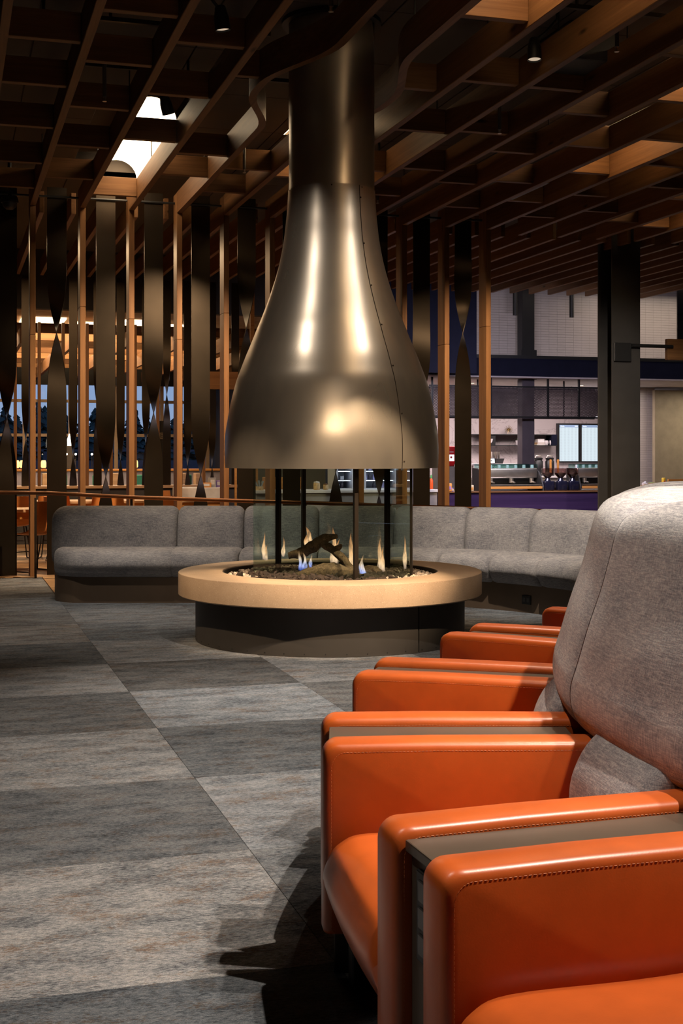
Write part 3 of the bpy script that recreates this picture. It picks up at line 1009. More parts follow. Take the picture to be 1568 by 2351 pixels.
# glass screen, six panes between slim dark mullions
gl = thing('glass_fire_screen', 'six sided glass screen with slim dark mullions around the fire', 'glass screen', (FX, FY, 0.465))
GV = [(-0.560, -0.02, 0), (0.185, -0.555, 1), (0.585, -0.21, 2), (0.440, 0.43, 1), (-0.215, 0.56, 1), (-0.405, 0.36, 1)]   # right of / beyond the fire as the camera sees it
gz = 1.30 - 0.465
def g2(x, y): return Vector((x * CT + y * ST, -x * ST + y * CT, 0))
for i, (x, y, kind) in enumerate(GV):
    p = g2(x, y)
    x2, y2, _ = GV[(i + 1) % 6]
    q = g2(x2, y2)
    u = (q - p).normalized()
    nrm = Vector((-u.y, u.x, 0)) * 0.005
    a, b2 = p + u * 0.004, q - u * 0.004
    obj('glass_pane', MB().prism([(v.x, v.y) for v in (a - nrm, b2 - nrm, b2 + nrm, a + nrm)], 0.0, gz), M_FIREGLASS, gl)
    if kind:
        hw = 0.014 if kind == 1 else 0.007
        ang = atan2(p.y, p.x)
        Mx = Matrix.Translation(p) @ Matrix.Rotation(ang, 4, 'Z')
        obj('mullion', MB().box(-0.030 if kind == 1 else -0.012, 0.006, -hw, hw, 0, gz, Mx), M_DARKMETAL, gl)

# stones, embers
def rock(r, rr, n=0):
    bm = bmesh.new()
    bmesh.ops.create_icosphere(bm, subdivisions=1, radius=r)
    for v in bm.verts:
        v.co *= rr.uniform(0.65, 1.2)
        v.co.z *= 0.8
    vs_, fs_ = [v.co.copy() for v in bm.verts], [[v.index for v in f.verts] for f in bm.faces]
    bm.free()
    return vs_, fs_
rr = random.Random(5)
st = MB()
proto_rocks = [rock(1.0, rr) for _ in range(12)]
def strew(mb, n, r0, r1, size, zf):
    for _ in range(n):
        a, r = rr.uniform(0, 2 * pi), sqrt(rr.uniform(r0 * r0, r1 * r1))
        s_ = size * rr.uniform(0.6, 1.35)
        v, f = rr.choice(proto_rocks)
        M = Matrix.Translation((FX + r * cos(a), FY + r * sin(a), zf(r) + rr.uniform(-0.012, 0.016))) @ Matrix.Rotation(rr.uniform(0, 6.28), 4, (rr.random() - .5, rr.random() - .5, rr.random() - .5)) @ Matrix.Scale(s_, 4)
        mb.add(v, f, M)
strew(st, 2300, 0.50, 0.754, 0.014, lambda r: 0.447)
strew(st, 500, 0.50, 0.754, 0.015, lambda r: 0.430)
o = obj('lava_stone', st, plain('grey_lava_stone', (0.52, 0.42, 0.335), 0.85, 0, 0.55, 18))
tag(o, 'pale grey crushed stones filling the fire pit around the glass', 'stones'); o['kind'] = 'stuff'
em = MB()
strew(em, 900, 0.0, 0.60, 0.027, lambda r: 0.445 + 0.02 * (1 - r / 0.6))
for _ in range(260):                                            # dark bark lumps heaped towards the viewer
    a = cam_a + rr.uniform(-1.35, 0.75); r = rr.uniform(0.34, 0.70)
    v, f = rr.choice(proto_rocks)
    em.add(v, f, Matrix.Translation((FX + r * cos(a), FY + r * sin(a), 0.455 + rr.uniform(-0.01, 0.02))) @ Matrix.Rotation(rr.uniform(0, 6), 4, (rr.random(), rr.random(), rr.random())) @ Matrix.Diagonal((0.040, 0.024, 0.020, 1)))
o = obj('bark_chips', em, plain('charred_bark', (0.035, 0.022, 0.015), 0.9, 0, 0.6, 14))
tag(o, 'charred dark bark lumps heaped inside the glass', 'embers'); o['kind'] = 'stuff'

# logs (points given as right-of / beyond / height from the fire centre)
def f3(x, y, z):
    p = g2(x, y)
    return Vector((FX + p.x, FY + p.y, z))
def m_log():
    m, n, b, L = new_mat('ceramic_log_bark')
    v = coords(n, (1, 1, 1), shift=False)
    t = noise_tex(n, v, 28, 6, 0.75, 1.5)
    c = ramp(n, t, [(0.32, (0.04, 0.025, 0.016)), (0.55, (0.17, 0.105, 0.062)), (0.75, (0.32, 0.21, 0.13))])
    L(c, b.inputs['Base Color'])
    b.inputs['Roughness'].default_value = 0.9
    bump(n, b, t, 0.9, 0.012)
    return m
M_LOG = m_log()
def log_mesh(paths, seed=0):
    mb = MB()
    for pts, rs in paths:
        P = catmull([tuple(p) for p in pts], 6)
        Q = catmull([(r,) for r in rs], 6)
        n = 16
        base = len(mb.v)
        mb.tube(P, 0, n, [q[0] for q in Q])
        for i in range(base, len(mb.v)):
            v = Vector(mb.v[i])
            d = noise.noise(v * 22 + Vector((seed, 0, 0))) * 0.010 + noise.noise(v * 60) * 0.004
            k = (i - base) // n
            c = Vector(P[min(k, len(P) - 1)])
            mb.v[i] = tuple(v + (v - c).normalized() * d)
    return mb
S_ = PXM
def fz(y): return EYE - (y - 1045) * S_
lg = log_mesh([([f3((662 - 758.5) * S_, 0.03, fz(1276)), f3((690 - 758.5) * S_, 0.03, fz(1270)), f3((720 - 758.5) * S_, 0.03, fz(1254)), f3((745 - 758.5) * S_, 0.03, fz(1238)), f3((775 - 758.5) * S_, 0.02, fz(1231))],
                [0.026, 0.036, 0.044, 0.036, 0.016]),
               ([f3((738 - 758.5) * S_, 0.02, fz(1248)), f3((765 - 758.5) * S_, -0.05, fz(1262)), f3((790 - 758.5) * S_, -0.15, fz(1281)), f3((812 - 758.5) * S_, -0.24, fz(1306))], [0.026, 0.030, 0.027, 0.024]),
               ([f3((766 - 758.5) * S_, -0.05, fz(1262)), f3((781 - 758.5) * S_, -0.05, fz(1254)), f3((783 - 758.5) * S_, -0.05, fz(1248))], [0.024, 0.020, 0.005])], 3)
single('forked_log', lg, M_LOG, 'forked dark log propped diagonally over the flames', 'log', None, 60)
lg2 = log_mesh([([f3(-0.25, -0.20, 0.455), f3(-0.12, -0.24, 0.485), f3(0.0, -0.26, 0.507), f3(0.12, -0.26, 0.485), f3(0.19, -0.25, 0.455)], [0.03, 0.05, 0.06, 0.05, 0.03])], 9)
single('arched_log', lg2, M_LOG, 'low charred arched log lying in the embers under the forked log', 'log', None, 60)
lg3 = log_mesh([([f3(0.20, 0.22, 0.46), f3(0.30, 0.12, 0.485), f3(0.36, 0.0, 0.475)], [0.022, 0.030, 0.022])], 15)
single('short_log', lg3, M_LOG, 'short brown log lying on the stones at the back right of the fire', 'log', None, 60)

# flames
def m_flame(name, blue):
    m, n, b, L = new_mat(name)
    n.nodes.remove(b)
    out = n.nodes['Material Output']
    tc = n.nodes.new('ShaderNodeTexCoord')
    sp = n.nodes.new('ShaderNodeSeparateXYZ')
    L(tc.outputs['Generated'], sp.inputs[0])
    if blue:
        stops = [(0.0, (0.10, 0.18, 0.8)), (0.35, (0.50, 0.55, 0.95)), (0.6, (1.0, 0.74, 0.55)), (1.0, (1.0, 0.45, 0.15))]
    else:
        stops = [(0.0, (0.80, 0.52, 0.40)), (0.25, (1.0, 0.64, 0.38)), (0.6, (1.0, 0.52, 0.24)), (1.0, (1.0, 0.36, 0.10))]
    col = ramp(n, sp.outputs['Z'], stops)
    stg = ramp(n, sp.outputs['Z'], [(0.0, (0.2,) * 3), (0.2, (0.85,) * 3), (0.5, (0.7,) * 3), (1.0, (0.02,) * 3)])
    st_ = noise_tex(n, coords(n, (75, 75, 9)), 1.0, 3, 0.6, 0.6)
    stk = ramp(n, st_, [(0.36, (0.08,) * 3), (0.60, (1.0,) * 3)])
    lw = n.nodes.new('ShaderNodeLayerWeight')
    lw.inputs['Blend'].default_value = 0.4
    edge = ramp(n, lw.outputs['Facing'], [(0.10, (1, 1, 1)), (0.80, (0, 0, 0))])
    f = mixc(n, 1.0, mixc(n, 1.0, stg, stk, 'MULTIPLY'), edge, 'MULTIPLY')
    em_ = n.nodes.new('ShaderNodeEmission')
    em_.inputs['Strength'].default_value = 1.25
    L(col, em_.inputs['Color'])
    tr = n.nodes.new('ShaderNodeBsdfTransparent')
    mx = n.nodes.new('ShaderNodeMixShader')
    L(f, mx.inputs[0]); L(tr.outputs[0], mx.inputs[1]); L(em_.outputs[0], mx.inputs[2])
    L(mx.outputs[0], out.inputs['Surface'])
    return m
M_FLAME, M_FLAMEB = m_flame('gas_flame', False), m_flame('blue_gas_flame', True)
gf = thing('gas_fire', 'row of pale orange gas flames with blue feet rising between the logs', 'fire', (FX, FY, 0.45))
# column of the picture, top, foot, width (all at the fire), distance beyond the fire, blue foot
FL = [(710, 1208, 1262, 17, 0.16, 0), (704, 1226, 1264, 14, 0.17, 0), (766, 1208, 1300, 15, 0.10, 0), (771, 1236, 1294, 13, 0.11, 0), (804, 1220, 1316, 15, -0.14, 0), (812, 1246, 1324, 15, -0.16, 0),
      (690, 1262, 1310, 10, -0.06, 1), (700, 1268, 1310, 11, -0.08, 1), (713, 1272, 1304, 8, -0.05, 1), (831, 1274, 1324, 13, -0.20, 1), (835, 1290, 1326, 13, -0.21, 1),
      (872, 1232, 1310, 12, 0.10, 0), (879, 1254, 1312, 11, 0.11, 0), (606, 1220, 1284, 9, -0.04, 0), (611, 1248, 1286, 8, -0.05, 0), (930, 1228, 1306, 9, -0.14, 0), (776, 1296, 1314, 10, -0.18, 0), (650, 1230, 1278, 8, 0.2, 0)]  # outermost flames stand in for reflections in the glass panes
for i, (px, yt, yb, wpx, dep, blue) in enumerate(FL):
    d = 9.56 + dep
    s_ = d / 3000.0
    x = (px - 784) * s_ + 0.083
    zb, zt = EYE - (yb - 1045) * s_, EYE - (yt - 1045) * s_
    h, w = zt - zb, wpx * s_ * 0.72
    P, Q = [], []
    ph, ln = R.uniform(0, 6), R.uniform(-0.9, 0.9)
    for j in range(19):
        t = j / 18
        P.append(f3(x + (sin(t * 5 + ph) * 0.35 * t + ln * t * t * 0.8) * w, dep + cos(t * 3 + ph) * 0.008, zb + h * t))
        Q.append(w * max(0.015, (0.55 + 1.5 * t if t < 0.25 else 0.925) * (1 - t) ** 0.85 * (1.08 + 0.22 * sin(t * 11 + ph))))
    mb = MB().tube(P, 0, 12, Q)
    obj('flame_or_reflection', mb, M_FLAMEB if blue else M_FLAME, gf, 70, world=True)
# ================================================================== CURVED SOFA
RS = 2.20
def path(u):
    if u <= 0:
        return Vector((-0.083 + u, 9.56 + RS)), Vector((0, 1))
    a = u / 2.8
    N = Vector((sin(a), cos(a)))
    return Vector((-0.083, 9.56)) + N * RS, N
def sample(u0, u1, r0, r1, n=10):
    out = []
    for i in range(n):
        t = i / n
        out.append(u0 + r0 * (1 - cos(t * pi / 2)))
    a, b2 = u0 + r0, u1 - r1
    for i in range(7):
        out.append(a + (b2 - a) * i / 6)
    for i in range(1, n + 1):
        t = i / n
        out.append(b2 + r1 * sin(t * pi / 2))
    return out
def pillow(prof, u0, u1, r0=(0.05, 0.05), r1=(0.05, 0.05), cen=None, slope=0.0):
    """Cushion swept along the sofa's curve; prof is a closed outline of (offset outward, height); ends rounded by (depthwise, heightwise) radii."""
    cn = sum(p[0] for p in prof) / len(prof); cz = sum(p[1] for p in prof) / len(prof)
    if cen: cn, cz = cen
    hn = max(abs(p[0] - cn) for p in prof); hz = max(abs(p[1] - cz) for p in prof)
    mb, rg = MB(), []
    L0, L1 = max(r0), max(r1)
    for u in sample(u0, u1, L0, L1):
        kn = kz = 0.0
        for d, rn_, rz_ in ((u - u0, *r0), (u1 - u, *r1)):
            d = max(0, d)
            for which, r in ((0, rn_), (1, rz_)):
                Lr = r
                if d < Lr:
                    k = Lr - sqrt(max(0, Lr * Lr - (Lr - d) ** 2))
                    if which == 0: kn = max(kn, k)
                    else: kz = max(kz, k)
        P, N = path(u)
        ring = []
        for pn, pz in prof:
            q_n = cn + (pn - cn) * (1 - min(0.98, kn / hn)); q_z = cz + (pz - cz) * (1 - min(0.98, kz / hz))
            c = P + N * q_n
            ring.append(cw(c.x, c.y, q_z))
        rg.append(ring)
    return mb.rings(rg)
sofa_o = cw(0.0, 11.9)
sf = thing('curved_sofa', 'long curved grey upholstered sofa wrapping behind the fireplace', 'sofa', (sofa_o.x, sofa_o.y, 0))
UB = [-2.66, -1.47, -0.84, -0.13, 0.577, 1.27, 1.93, 2.62, 3.32, 4.05]
def closed_spline(P, n=4):
    out = []
    m = len(P)
    for i in range(m):
        p0, p1, p2, p3 = P[i - 1], P[i], P[(i + 1) % m], P[(i + 2) % m]
        for j in range(n):
            t = j / n
            out.append(tuple(0.5 * (2 * b + (c - a) * t + (2 * a - 5 * b + 4 * c - d) * t * t + (3 * b - a - 3 * c + d) * t ** 3) for a, b, c, d in zip(p0, p1, p2, p3)))
    return out
SEAT = closed_spline([(-0.10, 0.30), (-0.13, 0.36), (-0.09, 0.445), (0.02, 0.482), (0.25, 0.488), (0.50, 0.470), (0.66, 0.45), (0.66, 0.26), (0.30, 0.235), (-0.02, 0.235)])
BACK = closed_spline([(0.52, 0.40), (0.525, 0.50), (0.545, 0.65), (0.585, 0.77), (0.66, 0.835), (0.76, 0.845), (0.86, 0.815), (0.92, 0.72), (0.93, 0.50), (0.90, 0.27), (0.72, 0.25), (0.56, 0.30)])
base = MB()
bu = [-2.56 + 0.03 * i for i in range(8)] + [-2.32 + 0.2 * i for i in range(12)] + [0.05 + 0.1 * i for i in range(41)]
rg = []
for u in bu:
    P, N = path(u)
    e_ = max(0.0, (-2.24 - u) / 0.325)
    k = 0.34 * (1 - sqrt(max(0.0, 1 - e_ * e_))) if e_ > 0 else 0
    rg.append([cw(*(P + N * a), z) for a, z in ((0.0 + k, 0.0), (0.80 - k * 0.5, 0.0), (0.80 - k * 0.5, 0.26), (0.0 + k, 0.26))])
base.rings(rg)
obj('kickplate', base, M_SOFABASE, sf, 40, world=True)
for i in range(len(UB) - 1):
    u0, u1 = UB[i] + 0.001, UB[i + 1] - 0.001
    first, last = i == 0, i == len(UB) - 2
    su0 = u0 + (0.10 if first else 0)
    obj('seat_cushion', pillow(SEAT, su0, u1 + (0.06 if i == 0 else 0), (0.42, 0.09) if first else (0.06, 0.06), (0.42, 0.09) if last else (0.06, 0.06), (0.30, 0.34)), M_FABRIC, sf, 60, world=True)
    obj('back_cushion', pillow(BACK, u0 - (0.02 if first else 0), u1, (0.20, 0.14) if first else (0.07, 0.07), (0.20, 0.14) if last else (0.07, 0.07), (0.72, 0.50)), M_FABRIC, sf, 60, world=True)
# power outlet in the kickplate
P, N = path(2.8 * math.asin((1.575 + 0.083) / RS / 1.0) * 0.99)
Mo = Matrix.Translation(cw(*(P - N * 0.004), 0.11)) @ Matrix.Rotation(atan2(*(lambda v: (v.y, v.x))(cw(N.x, N.y))) + pi / 2, 4, 'Z')
po = obj('power_outlet', MB().rbox(-0.048, 0.048, -0.003, 0.006, -0.038, 0.038, 0.002, 1, Mo), M_BLACK, sf, world=True)
for dx in (-0.022, 0.022):
    obj('socket_face', MB().rbox(dx - 0.015, dx + 0.015, 0.0055, 0.0085, -0.018, 0.018, 0.001, 1, Mo), plain('outlet_grey', (0.05, 0.05, 0.05), 0.4), po, world=True)

# ================================================================== LOUNGE CHAIRS round an island
IC = (3.695, 3.44)                               # centre of the ring of chairs, right of / ahead of the camera
RF, PA = 3.75, radians(15.6)
icw = cw(*IC)
OUT0 = atan2(*(lambda v: (v.y, v.x))(cw(-1, 0)))      # direction from the centre through console 0, in the room
def pol(r, a, n=0.0, z=0.0):
    """Point at radius r on the axis of angle a, shifted n sideways (positive = clockwise from above, nearer the camera for a = 0)."""
    u = Vector((cos(a), sin(a), 0)); s_ = Vector((-sin(a), cos(a), 0))
    v = u * r + s_ * n
    return Vector((v.x, v.y, z))
ARM_IN, ARM_W, ARM_H = 0.086, 0.112, 0.620
SH = RF - 4.105                                # radii below were measured for a ring of 4.105
def armprof(L, H0, H1, r, n=8):
    pts = []
    pts.append((-L, H0)); pts.append((-0.012, H0))
    for i in range(5):
        a = -pi / 2 + i / 4 * pi / 2
        pts.append((-0.012 + 0.012 * cos(a), H0 + 0.012 + 0.012 * sin(a)))
    for i in range(n + 1):
        a = i / n * pi / 2
        pts.append((-r + r * cos(a), H1 - r + r * sin(a)))
    pts.append((-L * 0.35, H1 + 0.0025)); pts.append((-L * 0.7, H1 + 0.001)); pts.append((-L, H1))
    return pts
def build_arm(rl):
    """Padded arm along -x from its front at the origin, width along y; softly crowned sides and rounded edges."""
    mb = MB()
    P = armprof(rl, 0.15, ARM_H, 0.040)
    hw = ARM_W / 2
    cx_, cz_ = -rl / 2, 0.40
    rg = []
    for y, ins in ((-hw, 0.020), (-hw + 0.003, 0.010), (-hw + 0.009, 0.004), (-hw + 0.018, 0.001), (0, -0.002), (hw - 0.018, 0.001), (hw - 0.009, 0.004), (hw - 0.003, 0.010), (hw, 0.020)):
        ring = []
        for x, z in P:
            xx = x - ins * min(1, max(0, (x + 0.2) / 0.2)) if x > -0.2 else x
            zt = z - ins if z > 0.5 else z + ins * 0.3
            ring.append((xx, y, zt))
        rg.append(ring)
    mb.rings(rg)
    return mb
def seam_pts(rl, y, ins):
    P = [p for p in armprof(rl, 0.15, ARM_H, 0.040)][1:]
    out = []
    for x, z in P:
        out.append((x - ins * min(1, max(0, (x + 0.2) / 0.2)), y, z - ins if z > 0.5 else z + ins * 0.3))
    return out
def xform(mb, M):
    mb.v = [tuple(M @ Vector(v)) for v in mb.v]
    return mb

def make_chair(label):
    """Chair facing +x; the island centre lies RF behind the origin."""
    t = thing('lounge_chair', label, 'armchair', (0, 0, 0), 0, 'orange leather lounge chairs')
    C0 = Vector((-RF, 0, 0))
    half = PA / 2
    # seat
    prof = closed_spline([(-0.008, 0.29), (-0.015, 0.345), (-0.048, 0.388), (-0.12, 0.410), (-0.35, 0.405), (-0.62, 0.40), (-0.66, 0.34), (-0.60, 0.19), (-0.30, 0.165), (-0.14, 0.170), (-0.056, 0.20)], 5)
    rg = []
    NS = 22
    for i in range(NS + 1):
        t_ = -1 + 2 * i / NS
        e_ = max(0, (abs(t_) - 0.82) / 0.18)
        k = 0.04 * (1 - sqrt(max(0, 1 - e_ * e_)))
        ring = []
        for x, z in prof:
            r = RF + x
            yw = r * math.tan(half) - ARM_IN - ARM_W + 0.004
            xx = x * (1 - k * 0.6) - k * 0.25
            zz_ = z - k * (0.9 if z > 0.29 else -0.9)
            crown = 0.012 * (1 - t_ * t_) if z > 0.37 else 0
            ring.append((xx + 0.012 * (1 - t_ * t_), t_ * yw, zz_ + crown))
        rg.append(ring)
    seat = obj('seat', MB().rings(rg), M_LEATHER, t, 60)
    # arms with seams
    rl = 0.80
    for sgn in (-1, 1):
        a = sgn * half
        off = -sgn * (ARM_IN + ARM_W / 2)
        o_ = C0 + pol(RF, a, off)
        M = Matrix.Translation(o_) @ Matrix.Rotation(a, 4, 'Z')
        arm = obj('arm', xform(build_arm(rl), M), M_LEATHER, t, 50)
        sm, sd = MB(), MB()
        for y in (-ARM_W / 2, ARM_W / 2):
            ys = 1 if y > 0 else -1
            pts = seam_pts(rl, y - ys * 0.0005, 0.013)
            sm.tube([M @ Vector(p) for p in pts], 0.0022, 6)
            pts2 = seam_pts(rl, y + ys * 0.0001, 0.021)
            L_ = 0.0
            prev = None
            # dashes of thread along the seam
            for p, q in zip(pts2, pts2[1:]):
                p, q = Vector(p), Vector(q)
                ln = (q - p).length
                m_ = max(1, int(ln / 0.009))
                for j in range(m_):
                    a0, a1 = p.lerp(q, (j + 0.15) / m_), p.lerp(q, (j + 0.75) / m_)
                    sd.tube([M @ a0, M @ a1], 0.0005, 4)
        obj('piping', sm, M_SEAM, arm, 60)
        o = obj('stitching', sd, M_STITCH, arm); o['kind'] = 'stuff'
    # lumbar pad and tall back, turned profiles
    lum = [(3.46, 0.30), (3.505, 0.40), (3.518, 0.47), (3.512, 0.545), (3.475, 0.62), (3.42, 0.662), (3.34, 0.665), (3.26, 0.64), (3.23, 0.5), (3.23, 0.30)]
    hed = [(3.325, 0.630), (3.390, 0.612), (3.430, 0.625), (3.450, 0.665), (3.453, 0.72), (3.434, 0.785), (3.406, 0.88), (3.372, 0.98), (3.350, 1.06), (3.327, 1.145), (3.290, 1.198), (3.217, 1.226), (3.14, 1.238), (3.02, 1.236), (2.92, 1.205), (2.87, 1.12), (2.86, 0.90), (2.86, 0.62), (3.0, 0.598)]
    def turned(prof, crease, groove, inset=0.0, n=26):
        P = [(r + SH, z) for r, z in closed_spline(prof, 4)]
        rg = []
        for i in range(n + 1):
            t_ = -1 + 2 * i / n
            t_ = math.copysign(abs(t_) ** 0.8, t_)
            a = t_ * (half - inset)
            e_ = max(0.0, (abs(t_) - 0.72) / 0.28)
            k = 1 - sqrt(max(0, 1 - e_ * e_ * 0.98))
            ring = []
            for r, z in P:
                top = min(1, max(0, (z - 1.10) / 0.12)) if z > 1.1 else 0
                back = min(1, max(0, (3.34 + SH - r) / 0.25))
                q = pol(r - k * crease, a, 0, z - abs(t_) ** 2.6 * (groove * top * (0.12 + 0.88 * back)))
                q = q + C0
                ring.append((q.x, q.y, q.z))
            rg.append(ring)
        return MB().rings(rg)
    obj('lumbar_cushion', turned(lum, 0.035, 0.0, 0.066), M_FABRIC, t, 60)
    obj('tall_back', turned(hed, 0.006, 0.095, 0.0003), M_FABRIC, t, 60)
    # plinth and legs
    def wedge(r0, r1, nn, z0, z1):
        y0, y1 = r0 * math.tan(half) - nn, r1 * math.tan(half) - nn
        return MB().prism([(r0 - RF, -y0), (r1 - RF, -y1), (r1 - RF, y1), (r0 - RF, y0)], z0, z1)
    obj('plinth', wedge(3.0 + SH, 3.88 + SH, 0.13, 0.0, 0.17), M_BLACK, t)
    obj('back_core', wedge(2.88 + SH, 3.28 + SH, 0.012, 0.17, 0.60), M_BLACK, t)
    for sgn in (-1, 1):
        a = sgn * half
        q = C0 + pol(RF - 0.10, a, -sgn * (ARM_IN + ARM_W / 2))
        obj('leg', MB().rbox(q.x - 0.03, q.x + 0.03, q.y - 0.03, q.y + 0.03, 0, 0.155, 0.004, 1), M_BLACK, t)
    return t

def make_console(label):
    t = thing('arm_console', label, 'console', (0, 0, 0), 0, 'consoles between the lounge chairs')
    hw = ARM_IN - 0.002
    body = obj('body', MB().rbox(-0.62, -0.035, -hw, hw, 0.0, 0.576, 0.004, 2), M_CONSOLE, t)
    obj('console_top', MB().rbox(-0.66, -0.022, -hw, hw, 0.576, 0.598, 0.003, 2), M_CONSOLE, t)
    op = obj('outlet_plate', MB().rbox(-0.0352, -0.028, -0.042, 0.042, 0.385, 0.555, 0.003, 2), M_BLACK, t)
    for z in (0.42, 0.47, 0.52):
        obj('socket', MB().rbox(-0.029, -0.0245, -0.026, 0.026, z - 0.02, z + 0.02, 0.002, 1), plain('outlet_face', (0.035, 0.035, 0.036), 0.35), op)
    return t
M_CONSOLE = plain('bronze_console', (0.115, 0.090, 0.068), 0.38, 0.5, 0.08, 3)
def ring_place(a):
    """Position and heading of something whose front stands at RF on the ring at angle a (positive = nearer the camera)."""
    d = OUT0 + a
    if a > PA * 0.25:                               # the near end of the row curls a little tighter
        tw = radians(2.4 if a < PA * 1.2 else 1.7)
        piv = icw + Vector((cos(OUT0), sin(OUT0), 0)) * (RF - 0.85)
        v = icw + Vector((cos(d), sin(d), 0)) * RF - piv
        return piv + Matrix.Rotation(tw, 3, 'Z') @ v, d + tw
    far_turn = 5.0 if a < -2.3 * PA and abs(a / PA + 2.5) < 0.1 else 0.0
    return icw + Vector((cos(d), sin(d), 0)) * RF + (cw(-0.035, 0.04) if far_turn > 0 else Vector((0, 0, 0))), d + radians(far_turn)
chairs = [(1.5, 'orange leather lounge chair nearest the viewer, cut off by the bottom corner of the photo'),
          (0.5, 'orange leather lounge chair with the tall grey back facing us whole, front of the row'),
          (-0.5, 'orange leather lounge chair third in the row, beside the big grey back'),
          (-1.5, 'orange leather lounge chair fourth in the row, arm just right of the stone fireplace ring'),
          (-2.5, 'farthest orange leather lounge chair, only one arm corner showing beside the tall grey back')]
proto = None
for k, lb in chairs:
    p, d = ring_place(k * PA)
    if proto is None:
        proto = make_chair(lb)
        proto.location, proto.rotation_euler = p, (0, 0, d)
    else:
        dup(proto, p, d, lb)
cons = [(1, 'bronze console with a dark power outlet between the two nearest orange arms'), (0, 'bronze console with a pale sheen between the second pair of orange arms'),
        (-1, 'slim bronze console between the third pair of orange arms'), (-2, 'slim bronze console between the fourth pair of orange arms, by the fireplace'), (2, 'bronze console at the near end of the chair row, below the frame')]
protoc = None
for k, lb in cons:
    p, d = ring_place(k * PA)
    if protoc is None:
        protoc = make_console(lb)
        protoc.location, protoc.rotation_euler = p, (0, 0, d)
    else:
        dup(protoc, p, d, lb)

# ================================================================== HANDRAIL, COLUMNS
rp = [at_depth(px, py, d) for px, py, d in ((-60, 1131, 14.0), (0, 1131, 14.0), (90, 1132, 13.95), (130, 1133, 13.9), (300, 1141.5, 13.75), (430, 1146, 13.65), (560, 1150, 13.55), (700, 1154, 13.5), (900, 1161, 13.45), (1080, 1167, 13.45), (1250, 1173, 13.5))]
hr = thing('handrail', 'bronze handrail running in front of the oak posts above the sofa', 'handrail', (rp[4].x, rp[4].y, 0))
obj('rail', MB().tube(catmull([tuple(p) for p in rp], 5), 0.021, 10), M_COPPER, hr, 60, world=True)
for i in (1, 4, 7, 9):
    p = rp[i] + (Vector((0.012, 0, 0)) if i != 1 else on_y(82, 1140, rp[1].y) - rp[1])
    obj('rail_post', MB().box(p.x - 0.012, p.x + 0.012, p.y + 0.012, p.y + 0.055, 0.0, p.z - 0.015), M_DARKMETAL, hr, world=True)

bc = thing('steel_column', 'thick square charcoal column at the right behind the grey chair back', 'column', (9.0, 15.5, 0))
c0, c1 = on_y(1405, 900, 15.36), on_y(1470, 900, 15.36)
bc.location = (c0.x, c0.y, 0)
obj('front_flange', MB().rbox(c0.x, c1.x, 15.36, 15.385, 0, CEIL_Z + 0.02, 0.004, 1), M_COLUMN, bc, world=True)
obj('rear_flange', MB().rbox(c0.x, c1.x, 15.735, 15.76, 0, CEIL_Z + 0.02, 0.004, 1), M_COLUMN, bc, world=True)
obj('web', MB().box((c0.x + c1.x) / 2 - 0.012, (c0.x + c1.x) / 2 + 0.012, 15.385, 15.735, 0, CEIL_Z + 0.02), M_COLUMN, bc, world=True)
bz0, bz1 = at_depth(1410, 822, 16.5).z, at_depth(1410, 777, 16.5).z
obj('bracket_plate', MB().rbox(c0.x + 0.02, c0.x + 0.27, 15.33, 15.36, bz0, bz1, 0.008, 2), M_BLACK, bc, world=True)
q0, q1 = on_y(1452, 793, 15.30), on_y(1546, 796, 15.30)
obj('bracket_arm', MB().cyl((q0.x, 15.32, q0.z), (q1.x, 15.32, q0.z), 0.024, 10), M_BLACK, bc, 60, world=True)
b0 = on_y(1531, 790, 15.35)
single('stub_beam', MB().rbox(b0.x, b0.x + 1.2, 15.33, 15.40, at_depth(1540, 818, 16.7).z, at_depth(1540, 768, 16.7).z, 0.004, 1), M_OAK['x'], 'short oak board held on a black bracket beside the thick column', 'board')
u0, u1 = on_y(1197, 700, 21.9).x, on_y(1225, 700, 21.9).x
kc = thing('slim_column', 'slim dark column standing between the bar and the tiled wall', 'column', ((u0 + u1) / 2, 21.95, 0))
obj('shaft', MB().rbox(u0, u1, 21.86, 22.08, 0.0, 2.71, 0.005, 1), plain('purple_lit_column', (0.075, 0.060, 0.075), 0.5), kc, world=True)  # purple kitchen light put into the lower shaft's colour
obj('upper_shaft', MB().rbox(u0, u1, 21.86, 22.08, 3.13, CEIL_Z + 0.02, 0.005, 1), M_BLACK, kc, world=True)
obj('foot_bracket', MB().box(u0 - 0.03, u1 + 0.03, 21.83, 22.0, 2.71, 3.25), M_BLACK, kc, world=True)

# ================================================================== CEILING FITTINGS
def track_spot(px, py, z, aim, label, k=1.0, arm=(0.0, 0.0, 0.16)):
    p = on_z(px, py, z)
    t = thing('track_spotlight', label, 'spotlight', (p.x, p.y, p.z), 0, 'black track spotlights in the ceiling')
    dv = (Vector(aim) - p).normalized()
    q = dv.to_track_quat('Z', 'Y').to_matrix().to_4x4()
    obj('head', MB().lathe([(0.030, -0.16), (0.036, -0.15), (0.050, -0.08), (0.052, 0.0), (0.049, 0.0), (0.046, -0.012)], 20, q, cap=False).lathe([(0.0001, -0.16), (0.030, -0.16)], 20, q, cap=False), M_BLACK, t, 40)
    obj('lens', MB().lathe([(0.0001, -0.014), (0.0465, -0.012)], 20, q, cap=False), M_LAMPDIM if k < 1 else M_LAMP, t)
    back = q @ Vector((0, 0, -0.13))
    e_ = Vector(arm)
    obj('arm', MB().tube([back, back + Vector((e_.x * 0.5, e_.y * 0.5, 0.07)), back + e_], 0.011, 8), M_BLACK, t, 60)
    obj('track_adapter', MB().cyl(back + e_, (back.x + e_.x, back.y + e_.y, CEIL_Z - p.z + 0.004), 0.014, 8), M_BLACK, t, 60)
    return t
